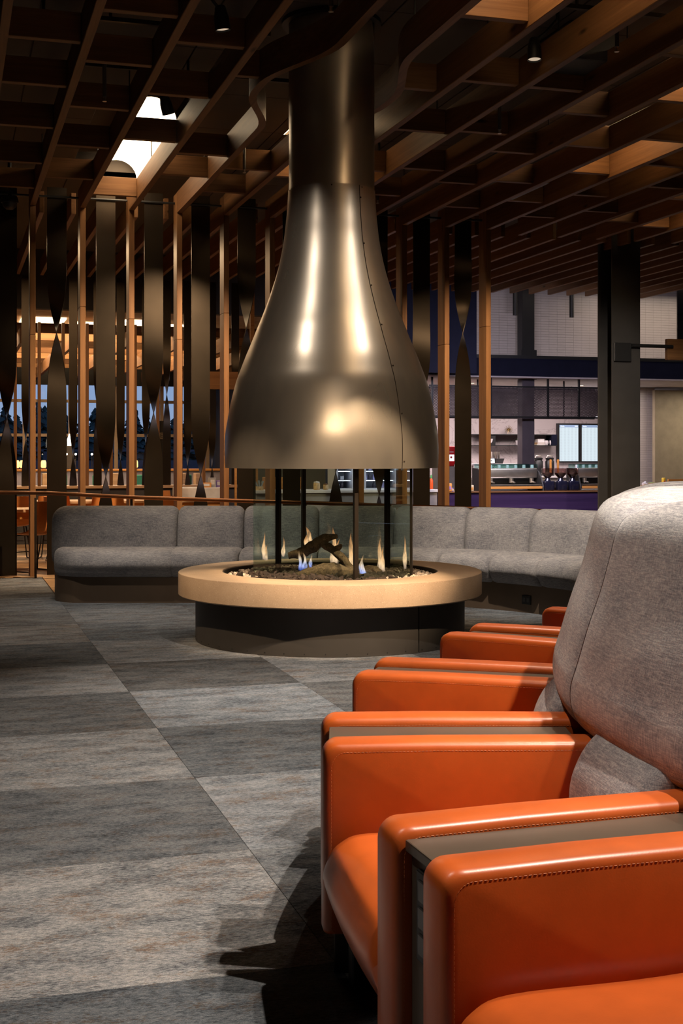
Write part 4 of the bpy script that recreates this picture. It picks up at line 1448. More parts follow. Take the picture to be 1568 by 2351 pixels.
M_LAMPDIM = glow('dim_lamp_lens', (1.0, 0.80, 0.58), 0.45)
track_spot(512, 70, 4.16, cw(-0.3, 9.0, 0), 'black spotlight at the top left of the picture, hung between two beams', 0.5, (-0.12, 0.0, 0.17))
track_spot(387, 262, 4.16, cw(-0.6, 12.4, 0.5), 'black spotlight in front of the glowing arched light well', 1, (-0.14, 0.05, 0.15))
track_spot(1227, 138, 4.16, cw(1.4, 9.0, 0.0), 'black spotlight on a bent arm among the beams at top right', 0.5, (0.16, -0.05, 0.17))
track_spot(872, 412, 4.12, cw(1.6, 12.0, 0.0), 'small black spotlight just right of the flue', 0.5, (0.03, 0, 0.16))
def track(p, q, label, n=3):
    t = thing('lighting_track', label, 'track', (p.x, p.y, p.z), 0, 'lighting tracks under the ceiling')
    d = q - p
    obj('rail', MB().box(0, d.length, -0.017, 0.017, -0.012, 0.018, Matrix.Rotation(atan2(d.y, d.x), 4, 'Z')), M_DARKMETAL, t)
    for i in range(n):
        f = (i + 0.5) / n
        obj('stem', MB().cyl((d.x * f, d.y * f, 0.015), (d.x * f, d.y * f, CEIL_Z - p.z + 0.004), 0.012, 8), M_BLACK, t)
a_ = on_z(196, 148, 4.40); b2 = Vector((8.6, a_.y, a_.z))
track(a_, Vector((3.2, a_.y, a_.z)), 'dark lighting track crossing above the beams in front of the light well', 4)
a_ = on_z(196, 40, 4.40)
track(Vector((0.4, a_.y, a_.z)), Vector((2.25, a_.y, a_.z)), 'dark lighting track crossing above the beams at the top left', 4)
a_ = on_z(1240, 8, 4.42)
track(Vector((a_.x - 0.2, a_.y, a_.z)), Vector((7.5, a_.y, a_.z)), 'dark lighting track crossing above the beams at the top right', 4)
def sprinkler(px, py, label, L=0.25):
    p = on_z(px, py, 4.06)
    t = thing('sprinkler', label, 'sprinkler', (p.x, p.y, p.z), 0, 'sprinkler heads in the ceiling')
    obj('pipe', MB().cyl((0, 0, 0.03), (0, 0, CEIL_Z - p.z + 0.004), 0.016, 8), M_SPR, t, 60)
    obj('sprinkler_head', MB().cyl((0, 0, 0), (0, 0, 0.035), 0.010, 8).cyl((0, 0, -0.004), (0, 0, 0.0), 0.017, 10), M_CHROME, t, 60)
M_SPR = plain('grey_pipe', (0.12, 0.11, 0.10), 0.4, 0.4)
for px, py, nm in ((561, 396, 'left of the flue'), (760, 26, 'in front of the flue top'), (1147, 306, 'right of the s curved beam'), (867, 466, 'close against the right of the flue'), (240, 232, 'among the dark beams at left'), (1416, 118, 'under the upper right beams')):
    sprinkler(px, py, 'ceiling sprinkler on a drop pipe %s' % nm)
p = on_z(22, 466, 4.02)
dc = thing('dome_camera', 'dark dome security camera hanging at the left edge below the beams', 'camera', (p.x, p.y, p.z))
obj('housing', MB().lathe([(0.09, 0.0), (0.095, 0.02), (0.085, 0.06), (0.03, 0.07)], 24), M_BLACK, dc, 40)
obj('dome', MB().lathe([(0.0001, -0.075), (0.04, -0.066), (0.068, -0.04), (0.08, 0.0)], 24, cap=False), M_CHROMEDARK if False else M_BLACK, dc, 60)
obj('drop_pipe', MB().cyl((0, 0, 0.065), (0, 0, CEIL_Z - p.z + 0.004), 0.02, 8), M_BLACK, dc, 60)
def linear(px, py, L, label):
    p = on_z(px, py, 4.10)
    t = thing('linear_diffuser', label, 'air grille', (p.x, p.y, p.z), 0, None)
    obj('housing', MB().rbox(-0.05, 0.05, -L / 2, L / 2, 0, 0.05, 0.004, 1), M_DARKMETAL, t)
    obj('slot', MB().box(-0.012, 0.012, -L / 2 + 0.03, L / 2 - 0.03, -0.002, 0.0), M_BLACK, t)
    obj('stem', MB().cyl((0, 0, 0.05), (0, 0, CEIL_Z - p.z + 0.004), 0.01, 8), M_BLACK, t)
linear(1208, 440, 0.9, 'slim dark slot fitting hung beside a beam over the right of the lounge')
sp_ = on_z(1322, 165, 4.22)
single('ceiling_speaker', MB().rbox(sp_.x - 0.20, sp_.x + 0.18, sp_.y - 0.30, sp_.y + 0.30, sp_.z, CEIL_Z + 0.004, 0.02, 2), plain('speaker_grey', (0.035, 0.034, 0.036), 0.6), 'dark boxed speaker between two beams at upper right', 'speaker')

# ================================================================== DINING HALL
def dtable(cx, cy, w, dpt, h, label, bench=True):
    t = thing('dining_table', label, 'table', (cx, cy, 0), 0, 'pale wood dining tables behind the screen')
    obj('tabletop', MB().rbox(-w / 2, w / 2, -dpt / 2, dpt / 2, h - 0.035, h, 0.004, 1), M_TABLE, t)
    obj('apron', MB().box(-w / 2 + 0.05, w / 2 - 0.05, -dpt / 2 + 0.05, dpt / 2 - 0.05, h - 0.115, h - 0.036), M_ORWOOD, t)
    for sx in (-1, 1):
        for sy in (-1, 1):
            obj('leg', MB().box(sx * (w / 2 - 0.09) - 0.025, sx * (w / 2 - 0.09) + 0.025, sy * (dpt / 2 - 0.09) - 0.025, sy * (dpt / 2 - 0.09) + 0.025, 0, h - 0.115), M_BLACK, t)
    return t
dtable(0.72, 15.75, 1.55, 0.62, 0.705, 'pale wood table close behind the posts at the far left')
dtable(2.05, 18.1, 3.2, 0.75, 0.715, 'long pale wood table in the second row behind the posts')
M_SHELL = m_leather('tan_shell_leather', (0.60, 0.215, 0.055))
def dchair(label):
    t = thing('dining_chair', label, 'chair', (0, 0, 0), 0, 'orange shell chairs in the dining hall')
    rg = []
    prof_ = [(0.22, 0.435), (0.12, 0.43), (0.0, 0.425), (-0.12, 0.43), (-0.19, 0.46), (-0.225, 0.54), (-0.245, 0.64), (-0.262, 0.74), (-0.275, 0.81)]
    P = catmull(prof_, 3)
    for i, (x, z) in enumerate(P):
        f = i / (len(P) - 1)
        w = 0.22 + 0.02 * sin(f * pi) - 0.03 * f
        lift = 0.035 * sin(f * pi)
        ring = []
        for k in range(9):
            t_ = -1 + k / 4
            ring.append((x + 0.06 * t_ * t_ * max(0, f - 0.45), t_ * w, z + lift * t_ * t_ * (1 if f < 0.6 else 0.2)))
        thick = [(a - 0.012 * (1 if f > 0.5 else 0.0), b, c - 0.012 * (0 if f > 0.5 else 1)) for a, b, c in ring[::-1]]
        rg.append(ring + thick)
    obj('shell', MB().rings(rg), M_SHELL, t, 60)
    for sy in (-1, 1):
        obj('leg', MB().tube([(0.19, sy * 0.20, 0.008), (0.12, sy * 0.15, 0.415), (-0.10, sy * 0.15, 0.415), (-0.22, sy * 0.20, 0.008), (0.19, sy * 0.20, 0.008)], 0.008, 6), M_BLACK, t, 60)
    obj('crossbar', MB().tube([(0.14, -0.165, 0.22), (0.14, 0.165, 0.22)], 0.006, 6).tube([(0.12, -0.15, 0.415), (0.12, 0.15, 0.415)], 0.006, 6), M_BLACK, t, 60)
    return t
def at_floor(px, depth):
    p = at_depth(px, 1045, depth)
    return Vector((p.x, p.y, 0))
ch0 = dchair('orange shell chair on thin black legs at the left edge, seen through the posts')
p = at_floor(78, 14.95); ch0.location = p; ch0.rotation_euler = (0, 0, radians(125))
for px, d, rz, lb in ((30, 16.75, 95, 'orange shell chair with its back to us behind the near left table'), (128, 16.95, 80, 'orange shell chair half hidden by a post, behind the near left table'),
                      (158, 16.4, 20, 'orange shell chair turned sideways just left of the sofa top'), (244, 16.8, 88, 'orange shell chair showing its broad back over the left end of the sofa'),
                      (375, 17.0, 70, 'orange shell chair behind the second sofa cushion'), (345, 19.4, 110, 'orange shell chair at the far side of the long table')):
    q = at_floor(px, d)
    dup(ch0, q, radians(rz), lb)
# counters
def counter(name, x0, x1, y0, y1, h, mtop, mfront, label, over=0.03):
    t = thing(name, label, 'counter', ((x0 + x1) / 2, (y0 + y1) / 2, 0))
    obj('worktop', MB().rbox(x0 - over, x1 + over, y0 - over, y1 + over, h - 0.04, h, 0.004, 1), mtop, t, world=True)
    obj('front', MB().box(x0, x1, y0, y1, 0, h - 0.041), mfront, t, world=True)
    return t
xa, xb = on_y(10, 1100, 20.3).x, on_y(556, 1100, 20.3).x
counter('dining_counter', xa, xb, 20.0, 20.55, counter_z, M_TABLE, M_WALL, 'long pale topped counter carrying the far screen of fins')
xa, xb = on_y(10, 1060, 28.0).x, on_y(520, 1060, 28.0).x
counter('buffet_counter', xa, xb, 28.0, 28.8, 1.03, M_ORWOOD, plain('lilac_grey_front', (0.26, 0.24, 0.30), 0.5), 'long buffet counter with a white front below the far windows')
xa, xb = on_y(412, 1100, 18.6).x, on_y(523, 1100, 18.6).x
hst = thing('host_stand', 'white counter box with papers behind the third sofa cushion', 'counter', ((xa + xb) / 2, 18.8, 0))
obj('body', MB().rbox(xa, xb, 18.6, 19.2, 0, 0.86, 0.006, 1), M_WHITE, hst, world=True)
def jarlamp(px, py, d, label, h=0.16, r=0.055, mat=None):
    p = on_y(px, py, 28.3)
    p.z = 1.03
    t = thing('glass_lamp', label, 'lamp', tuple(p), 0, 'small glowing jars on the buffet counter')
    obj('base', MB().cyl((0, 0, 0), (0, 0, 0.03), r * 0.8, 14), M_COPPER, t)
    obj('shade', MB().lathe([(r * 0.7, 0.03), (r, 0.05), (r, h * 0.8), (r * 0.7, h)], 16), mat or M_JAR, t, 50)
M_JAR = glow('amber_jar_glow', (1.0, 0.60, 0.20), 1.6)
for i, px in enumerate((25.5, 38.5, 51.5, 100, 243, 311)):
    jarlamp(px, 1065, 29.0, 'amber glowing glass jar on the buffet counter, %s from the left' % ORD[i], 0.19)
for i, (px, z_) in enumerate(((153, 1.0), (211, 1.0), (174, 1.0))):
    p = on_y(px, 1045, 28.3)
    t = thing('table_lamp', ['slim lamp with a bright bulb on the buffet counter beside the wide dark fin', 'slim lamp sparkling on the buffet counter beside the bright oak post', 'second slim lamp with a bright bulb on the buffet counter'][i], 'lamp', (p.x, p.y, 1.03))
    obj('stand', MB().cyl((0, 0, 0), (0, 0, 0.30), 0.008, 8).cyl((0, 0, 0), (0, 0, 0.012), 0.06, 14), M_BLACK, t, 50)
    obj('bulb', MB().ball((0, 0, 0.32), 0.022, 12, 8), M_LAMP, t, 60)
p = on_y(159, 1020, 28.72)
t = thing('bottle_display', 'lit column display with a pale bottle shape by the windows', 'display', (p.x, p.y, 1.03))
obj('stand', MB().box(-0.10, 0.10, -0.06, 0.06, 0.0, 0.50), M_WALL, t)
obj('lit_bottle', MB().lathe([(0.042, 0.50), (0.045, 0.64), (0.018, 0.72), (0.016, 0.76)], 14), glow('bottle_glow', (1.0, 0.86, 0.62), 3.0), t, 50)
gc = thing('green_chair', 'green upholstered chair at the far counter', 'chair', (0, 0, 0), 0, 'green chairs in the dining hall')
obj('backrest', MB().rbox(-0.22, 0.22, 0.16, 0.22, 0.45, 0.95, 0.03, 2), M_GREEN, gc, 50)
obj('seat', MB().rbox(-0.22, 0.22, -0.24, 0.18, 0.40, 0.47, 0.03, 2), M_GREEN, gc, 50)
for sx in (-1, 1):
    for y in (-0.2, 0.2):
        obj('leg', MB().cyl((sx * 0.19, y, 0), (sx * 0.19, y, 0.41), 0.012, 6), M_BLACK, gc)
for i, (px, rz) in enumerate(((162, 60), (240, 80), (86, 60), (318, 200), (385, 90), (455, 70))):
    q = at_floor(px, 25.6)
    o = gc if i == 0 else dup(gc, q, radians(rz))
    o.location = q; o.rotation_euler = (0, 0, radians(rz))
    o['label'] = 'green upholstered chair at the far end of the dining hall, %s from the left' % ORD[[1, 2, 0, 3, 4, 5][i]]
bx = MB().rbox(-0.09, 0.09, -0.14, 0.14, 0, 1.0, 0.006, 1).mesh('wood_pedestal', M_TABLE)
for i, (px, d) in enumerate(((108, 23.6), (268, 23.6), (415, 23.6), (458, 24.0))):
    q = at_floor(px, d)
    o = obj('wood_pedestal', bx, loc=q)
    tag(o, 'pale wood box pedestal standing among the tables, %s from the left' % ORD[i], 'pedestal', 'pale pedestals in the dining hall')
# lattice of oak beams and warm panels under the dining ceiling
lm = MB().rbox(-0.03, 0.03, 0, 10.6, 3.10, 3.34, 0.003, 1).mesh('lattice_beam', M_OAK['y'])
for i in range(9):
    o = obj('lattice_beam', lm, loc=(-0.6 + 0.85 * i, 21.2, 0))
    tag(o, 'oak lattice beam running away under the dining hall ceiling, %s from the left' % ORD[i], 'beam', 'lengthwise lattice beams of the dining hall')
lm2 = MB().rbox(-4, 6.2, -0.03, 0.03, 3.34, 3.50, 0.003, 1).mesh('lattice_cross_beam', M_OAK['x'])
for i in range(7):
    o = obj('lattice_cross_beam', lm2, loc=(0, 22.0 + 1.45 * i, 0))
    tag(o, 'oak lattice beam crossing under the dining hall ceiling, %s from the front' % ORD[i], 'beam', 'cross beams of the dining hall')
pl = MB().rbox(-0.36, 0.36, -0.55, 0.55, 3.585, 3.622, 0.004, 1).mesh('ceiling_light_panel', M_PANELGLOW)
for i in range(6):
    for j in range(4):
        o = obj('ceiling_light_panel', pl, loc=(-0.18 + 0.85 * i, 22.7 + 2.4 * j + (0.6 if i % 2 else 0), 0))
        tag(o, 'glowing warm dining hall ceiling panel, %s row from the front, %s from the left' % (ORD[j], ORD[i]), 'light panel', 'warm ceiling panels of the dining hall')
w0, w1 = on_y(468, 850, 18.9), on_y(545, 850, 18.9)
single('wood_fascia', MB().rbox(w0.x, w1.x + 0.4, 18.9, 18.98, EYE + (1045 - 888) / 3000 * 18.5, EYE + (1045 - 846) / 3000 * 18.5, 0.004, 1).box(w1.x + 0.2, w1.x + 0.26, 18.91, 18.97, 2.3, 4.52), M_OAK['x'], 'oak fascia board just left of the hood, hung above the dining hall', 'fascia')
# notice with a letter
q = on_y(369, 1000, 20.4)
sg = thing('small_sign', 'small tan sign with a dark letter between two fins', 'sign', (q.x, q.y, counter_z))
obj('stand', MB().box(-0.05, 0.05, 0.0, 0.02, 0, 1.0), M_WALL, sg)
obj('board', MB().box(-0.030, 0.034, -0.012, 0.0, q.z - 0.055 - counter_z, q.z + 0.045 - counter_z), M_TAN, sg)
def text(s, size, mat, parent, loc, rot=(pi / 2, 0, 0), name='lettering', ext=0.0008):
    cu = bpy.data.curves.new(name, 'FONT')
    cu.body = s
    cu.size = size
    cu.extrude = ext
    cu.align_x = 'CENTER'
    cu.align_y = 'CENTER'
    o = bpy.data.objects.new(name, cu)
    cu.materials.append(mat)
    COL.objects.link(o)
    me = bpy.data.meshes.new_from_object(o.evaluated_get(bpy.context.evaluated_depsgraph_get()))
    bpy.data.objects.remove(o)
    o = bpy.data.objects.new(name, me)
    COL.objects.link(o)
    o.parent = parent
    o.location = loc
    o.rotation_euler = rot
    return o
text('E', 0.09, M_BLACK, sg, (0.012, -0.0135, q.z - counter_z - 0.003))

# ---------------------------------------------- things seen under the hood, through and beside the glass
M_SHELF = plain('cool_white_shelf', (0.60, 0.60, 0.70), 0.4)
ca, cb = on_y(586, 1130, 19.0).x, on_y(998, 1130, 19.0).x
cw_ = counter('serving_counter', ca, cb, 18.9, 19.7, 0.80, M_WHITE, plain('warm_grey_front', (0.26, 0.24, 0.23), 0.5), 'white topped serving counter seen through the fireplace glass')
oa, ob = on_y(612, 1100, 19.8).x, on_y(702, 1100, 19.8).x
oc = thing('amber_cabinet', 'amber wood cabinet block with a glass sneeze guard, seen through the fireplace glass', 'cabinet', ((oa + ob) / 2, 19.95, 0))
obj('body', MB().rbox(oa, ob, 19.8, 20.1, 0.0, 0.985, 0.006, 1), M_ORWOOD, oc, world=True)
obj('glass_guard', MB().box(oa + 0.02, ob - 0.02, 19.84, 19.85, 0.985, 1.30), M_PANE, oc, world=True)
obj('guard_post', MB().box(oa + 0.02, oa + 0.035, 19.83, 19.86, 0.985, 1.30).box(ob - 0.035, ob - 0.02, 19.83, 19.86, 0.985, 1.30), M_CHROME, oc, world=True)
single('amber_board', MB().rbox(on_y(583, 1100, 20.3).x, on_y(603, 1100, 20.3).x, 20.62, 20.7, 0.0, 1.5, 0.004, 1), M_ORWOOD, 'tall amber wood panel just left of the nearest glass edge', 'board')
for i, px in enumerate((541,)):
    q = on_y(px, 1100, 19.9)
    single('amber_post', MB().rbox(q.x - 0.016, q.x + 0.016, 19.88, 19.92, 0, 1.9, 0.003, 1), M_ORWOOD, 'slender amber post below the left end of the hood', 'post')
def jar(px, label, h, r, mlid, mbody):
    q = on_y(px, 1122, 19.2)
    t = thing('glass_jar', label, 'jar', (q.x, 19.2, 0.80))
    obj('body', MB().lathe([(r * 0.9, 0.001), (r, 0.01), (r, h * 0.72), (r * 0.85, h * 0.8)], 16), mbody, t, 50)
    obj('lid', MB().lathe([(r * 0.9, h * 0.8), (r * 0.9, h * 0.92), (r * 0.2, h * 0.96), (r * 0.15, h)], 16), mlid, t, 50)
M_OATS = plain('oats', (0.55, 0.38, 0.20), 0.8, 0, 0.3, 30)
jar(727, 'round glass jar of oats with a knobbed lid on the serving counter', 0.135, 0.05, M_WHITE, M_OATS)
jar(748, 'smaller jar beside the oats jar on the serving counter', 0.10, 0.04, M_COPPER, M_OATS)
q = on_y(596, 1108, 19.2)
nb = thing('napkin_stack', 'grey folded napkins fanned on a basket seen at the left of the glass', 'napkins', (q.x, 19.2, 0.80))
obj('basket', MB().rbox(-0.06, 0.05, -0.04, 0.04, 0.0, 0.06, 0.004, 1), M_OATS, nb)
for i, a in enumerate((-0.5, -0.1, 0.35)):
    obj('napkin', MB().prism([(-0.01, -0.03), (0.01, -0.03), (0.012, 0.03), (-0.012, 0.03)], 0.06, 0.15, Matrix.Rotation(a, 4, 'Y')), plain('grey_napkin', (0.25, 0.28, 0.30), 0.8), nb)
# refrigerated display cases
def display(px0, px1, ytop, label, seed):
    rr_ = random.Random(seed)
    x0, x1 = on_y(px0, 1100, 20.2).x, on_y(px1, 1100, 20.2).x
    t = thing('display_case', label, 'display case', ((x0 + x1) / 2, 20.35, 0))
    zt = 1.42
    obj('carcass', MB().box(x0, x1, 20.55, 20.60, 0, zt).box(x0, x0 + 0.03, 20.1, 20.55, 0, zt).box(x1 - 0.03, x1, 20.1, 20.55, 0, zt).box(x0, x1, 20.1, 20.55, zt - 0.04, zt).box(x0 + 0.03, x1 - 0.03, 20.12, 20.55, 0, 0.80), M_SHELF, t, world=True)
    obj('light_strip', MB().box(x0 + 0.04, x1 - 0.04, 20.14, 20.18, zt - 0.065, zt - 0.041), M_COOLV, t, world=True)
    for z in (0.80, 0.93, 1.08, 1.23):
        sh = obj('shelf', MB().box(x0 + 0.03, x1 - 0.03, 20.16, 20.55, z - 0.008, z), M_SHELF, t, world=True)
        obj('shelf_light', MB().box(x0 + 0.04, x1 - 0.04, 20.17, 20.185, z - 0.018, z - 0.0085), M_COOLV, sh, world=True)
    items = []
    for z in (0.80, 0.93, 1.08):
        x = x0 + 0.08
        while x < x1 - 0.08:
            if rr_.random() < 0.8:
                items.append((x, z, rr_.random()))
            x += 0.075
    return t, items
M_COOLV = glow('violet_white_strip', (0.80, 0.80, 1.0), 5.0)
M_DRINK = [plain('dark_bottle', (0.05, 0.04, 0.06), 0.25), plain('violet_carton', (0.30, 0.28, 0.50), 0.4), plain('pale_pack', (0.55, 0.55, 0.62), 0.5)]
bm_ = [MB().lathe([(0.026, 0), (0.027, 0.06), (0.012, 0.085), (0.011, 0.105)], 10).mesh('drink_bottle', M_DRINK[0], 50),
       MB().rbox(-0.026, 0.026, -0.02, 0.02, 0, 0.085, 0.003, 1).mesh('drink_carton', M_DRINK[1]), MB().rbox(-0.03, 0.03, -0.02, 0.02, 0, 0.06, 0.003, 1).mesh('snack_pack', M_DRINK[2])]
for px0, px1, lb, sd in ((768, 808, 'left lit refrigerated display case behind the fireplace glass', 1), (832, 906, 'wide lit refrigerated display case behind the fireplace glass', 2), (926, 946, 'narrow lit display case at the right edge of the fireplace glass', 3)):
    t, items = display(px0, px1, 0, lb, sd)
    for x, z, f in items:
        wh = ORD[1 + sum(1 for x2, z2, _ in items if z2 == z and x2 < x) - 1]
        lv = {0.80: 'bottom', 0.93: 'middle', 1.08: 'top'}[z] + ' shelf of the ' + lb.split()[0] + ' display case'
        i = 0 if f < 0.45 else (1 if f < 0.75 else 2)
        o = obj(bm_[i].name.split('.')[0], bm_[i], loc=(x, 20.30, z + 0.001))
        tag(o, ['dark drink bottle, ', 'violet carton, ', 'pale snack pack, '][i] + wh + ' item on the ' + lv, ['bottle', 'carton', 'pack'][i], ['dark drink bottles in the display cases', 'violet cartons in the display cases', 'pale packs in the display cases'][i])
# condiments at the right end, below the hood
M_SAUCE = plain('red_sauce', (0.62, 0.09, 0.02), 0.3)
M_CAPG = plain('green_cap', (0.05, 0.35, 0.08), 0.4)
sb = thing('sauce_bottle', 'red hot sauce bottle with a green cap beside the right edge of the hood', 'bottle', (0, 0, 0), 0, None)
obj('body', MB().lathe([(0.028, 0.0), (0.03, 0.01), (0.03, 0.13), (0.014, 0.17)], 12), M_SAUCE, sb, 50)
obj('cap', MB().lathe([(0.013, 0.17), (0.011, 0.21), (0.004, 0.225)], 12), M_CAPG, sb, 50)
q = on_y(985, 1115, 19.05); sb.location = (q.x, 19.05, 0.80)
for px, lb in ((990, 'second red hot sauce bottle with a green cap, behind the first'), (994, 'third red hot sauce bottle with a green cap, nearest the oak post')):
    q = on_y(px, 1115, 19.15); dup(sb, (q.x, 19.15 + (px - 990) * 0.02, 0.80), 0, lb)

# ================================================================== SERVING KITCHEN
BY = 18.9
xa, xb = on_y(1018, 1140, BY).x, on_y(1560, 1140, BY).x
bar = thing('coffee_bar', 'plum stained coffee bar with a thin oak top edge', 'bar', ((xa + xb) / 2, BY + 0.4, 0))
BZ = 0.762
obj('front_panel', MB().box(xa, xb, BY + 0.02, BY + 0.9, 0, BZ - 0.02), M_PURPLE, bar, world=True)
obj('bar_top', MB().rbox(xa - 0.01, xb, BY, BY + 0.92, BZ - 0.019, BZ, 0.003, 1), M_OAK['x'], bar, world=True)
def espresso(px0, px1, label, g=True):
    x0, x1 = on_y(px0, 1100, BY + 0.1).x, on_y(px1, 1100, BY + 0.1).x
    w = x1 - x0
    t = thing('espresso_machine', label, 'coffee machine', (x0 + w / 2, BY + 0.3, BZ), 0, 'steel espresso machines on the coffee bar')
    h = w / 2
    for s_ in (-1, 1):
        # curved end frame
        P = [(-0.27, 0.0), (0.20, 0.0)] + [(0.20 - 0.40 * sin(a * pi / 16) * 0.95, 0.34 * (1 - cos(a * pi / 16)) / 1.0 + 0.02 if False else 0.02 + 0.33 * sin(a * pi / 16)) for a in range(1, 8)] + [(-0.27, 0.36)]
        P = [(-0.27, 0.0), (0.22, 0.0), (0.22, 0.06), (0.16, 0.20), (0.05, 0.31), (-0.08, 0.355), (-0.27, 0.36)]
        Mx = Matrix.Translation((s_ * h, 0, 0)) @ Matrix(((0, 0, 1, 0), (0, -1, 0, 0), (1, 0, 0, 0), (0, 0, 0, 1)))
        rg = [[(s_ * h - dx, -a, b) for a, b in P] for dx in (-0.012, 0.012)]
        obj('end_frame', MB().rings(rg), M_COLUMN, t)
    obj('body', MB().rbox(-h + 0.02, h - 0.02, -0.05, 0.26, 0.20, 0.36, 0.02, 3), M_CHROME, t, 40)
    obj('base', MB().rbox(-h + 0.02, h - 0.02, -0.22, 0.26, 0.03, 0.085, 0.01, 2), M_BLACK, t, 40)
    obj('wood_trim', MB().rbox(-h + 0.02, h - 0.02, -0.235, -0.22, 0.035, 0.075, 0.002, 1), M_ORWOOD, t)
    obj('drip_tray', MB().box(-h + 0.03, h - 0.03, -0.225, -0.02, 0.085, 0.105), M_CHROME, t)
    obj('back_panel', MB().box(-h + 0.02, h - 0.02, 0.10, 0.26, 0.10, 0.20), M_BLACK, t)
    obj('cup_rail', MB().box(-h + 0.02, h - 0.02, -0.052, -0.046, 0.362, 0.425).box(-h + 0.02, h - 0.02, 0.254, 0.26, 0.362, 0.425), M_TEALGLASS, t)
    for f in (-0.5, 0.0, 0.5):
        obj('group_head', MB().cyl((f * w * 0.7, -0.10, 0.20), (f * w * 0.7, -0.10, 0.13), 0.035, 14).cyl((f * w * 0.7, -0.10, 0.14), (f * w * 0.7, -0.24, 0.135), 0.012, 8), M_CHROME, t, 50)
    for f in range(7):
        x = -h + 0.07 + f * (w - 0.14) / 6
        cup = obj('paper_cup_dummy', cup_m, loc=(t.location.x + x, t.location.y + 0.05, BZ + 0.361))
        cup.name = 'coffee_cup'
        tag(cup, 'small cup upside down, %s on the %s espresso machine' % (ORD[f], 'left' if px0 < 1300 else 'right'), 'cup', 'cups on the espresso machines')
    return t
M_TEALGLASS = m_glass('teal_glass_rail', (0.66, 0.86, 0.83), 2.0)
cup_m = MB().lathe([(0.030, 0.0), (0.026, 0.05), (0.0001, 0.052)], 12, cap=False).mesh('coffee_cup', M_WHITE, 50)
espresso(1112, 1246, 'steel espresso machine with an orange wood trim, left on the coffee bar')
espresso(1332, 1440, 'steel espresso machine at the right end of the coffee bar, cut by the thick column')
M_BEANS = plain('coffee_beans', (0.05, 0.020, 0.010), 0.5, 0, 0.5, 60)
M_HOPPER = m_glass('smoked_hopper', (0.80, 0.70, 0.70), 3.0)
M_GRBODY = plain('gloss_black_body', (0.010, 0.010, 0.022), 0.12)
gr = thing('coffee_grinder', 'black coffee grinder with a clear bean hopper, left of three on the bar', 'grinder', (0, 0, BZ), 0, 'coffee grinders on the bar')
obj('body', MB().rbox(-0.085, 0.085, -0.09, 0.09, 0, 0.155, 0.02, 3), M_GRBODY, gr, 50)
obj('neck', MB().lathe([(0.055, 0.155), (0.04, 0.19), (0.035, 0.20)], 18), M_GRBODY, gr, 50)
obj('hopper', MB().lathe([(0.035, 0.20), (0.095, 0.265), (0.098, 0.35), (0.096, 0.35), (0.093, 0.266), (0.033, 0.202)], 20, None, 0, None, True), M_HOPPER, gr, 50)
obj('beans', MB().lathe([(0.0001, 0.204), (0.032, 0.204), (0.088, 0.268), (0.085, 0.285), (0.0001, 0.292)], 18, cap=False), M_BEANS, gr, 50)
obj('hopper_lid', MB().lathe([(0.0001, 0.352), (0.098, 0.352), (0.098, 0.362), (0.0001, 0.366)], 20, cap=False), M_HOPPER, gr, 50)
for i, px in enumerate((1257, 1286.5, 1314)):
    q = on_y(px, 1120, BY + 0.15)
    o = gr if i == 0 else dup(gr, (q.x, BY + 0.15, BZ), 0, 'black coffee grinder with a clear bean hopper, %s of three on the bar' % ['', 'middle', 'right'][i])
    o.location = (q.x, BY + 0.15, BZ)
# back counter
KY = 24.6
kx0, kx1 = on_y(1010, 1100, KY).x, on_y(1420, 1100, KY).x
counter('back_counter', kx0, kx1, KY, KY + 0.72, 0.90, M_WHITE, M_GREYWALL, 'pale back counter along the veined stone wall')
def kit(px, y=KY + 0.2): return on_y(px, 1050, y).x
ur = thing('coffee_urn', 'black insulated coffee urn, left of the pair behind the grinders', 'urn', (kit(1236), KY + 0.2, 0.90), 0, None)
obj('body', MB().lathe([(0.085, 0), (0.095, 0.01), (0.095, 0.30), (0.07, 0.33)], 20), M_BLACK, ur, 50)
obj('lid', MB().lathe([(0.075, 0.33), (0.09, 0.345), (0.09, 0.375), (0.03, 0.385)], 20), M_BLACK, ur, 50)
obj('handle', MB().tube([(-0.08, 0, 0.36), (-0.05, 0, 0.42), (0.05, 0, 0.42), (0.08, 0, 0.36)], 0.010, 8), M_CHROME, ur, 60)
dup(ur, (kit(1262), KY + 0.2, 0.90), 0, 'black insulated coffee urn, right of the pair behind the grinders')
for i, px in enumerate((1264, 1281)):
    single('wood_board', MB().rbox(kit(px, KY + 0.04) - 0.022, kit(px, KY + 0.04) + 0.022, KY + 0.03, KY + 0.05, 0.90, 1.24 - 0.0, 0.004, 1), M_ORWOOD, 'narrow amber wood board standing by the coffee urns, %s one' % ['left', 'right'][i], 'board')
# stacked white plates and bowls
plm = MB().lathe([(0.04, 0.0), (0.11, 0.012), (0.112, 0.016), (0.0001, 0.008)], 20, cap=False).mesh('plate', M_WHITE, 50)
gdm = plain('gold_rim_dish', (0.62, 0.52, 0.36), 0.25, 0.5)
plm2 = MB().lathe([(0.04, 0.0), (0.10, 0.018), (0.10, 0.024), (0.0001, 0.008)], 20, cap=False).mesh('dish', gdm, 50)
for i in range(7):
    o = obj('dish', plm2, loc=(kit(1217, BY + 0.75), BY + 0.72, BZ + 0.001 + i * 0.030)); tag(o, 'gold rimmed dish in the left stack on the bar, %s from the bottom' % ORD[i], 'dish', 'gold rimmed dishes, left stack')
    o = obj('dish', plm2, loc=(kit(1217, BY + 0.75) + 0.23, BY + 0.72, BZ + 0.001 + i * 0.030)); tag(o, 'gold rimmed dish in the right stack on the bar, %s from the bottom' % ORD[i], 'dish', 'gold rimmed dishes, right stack')
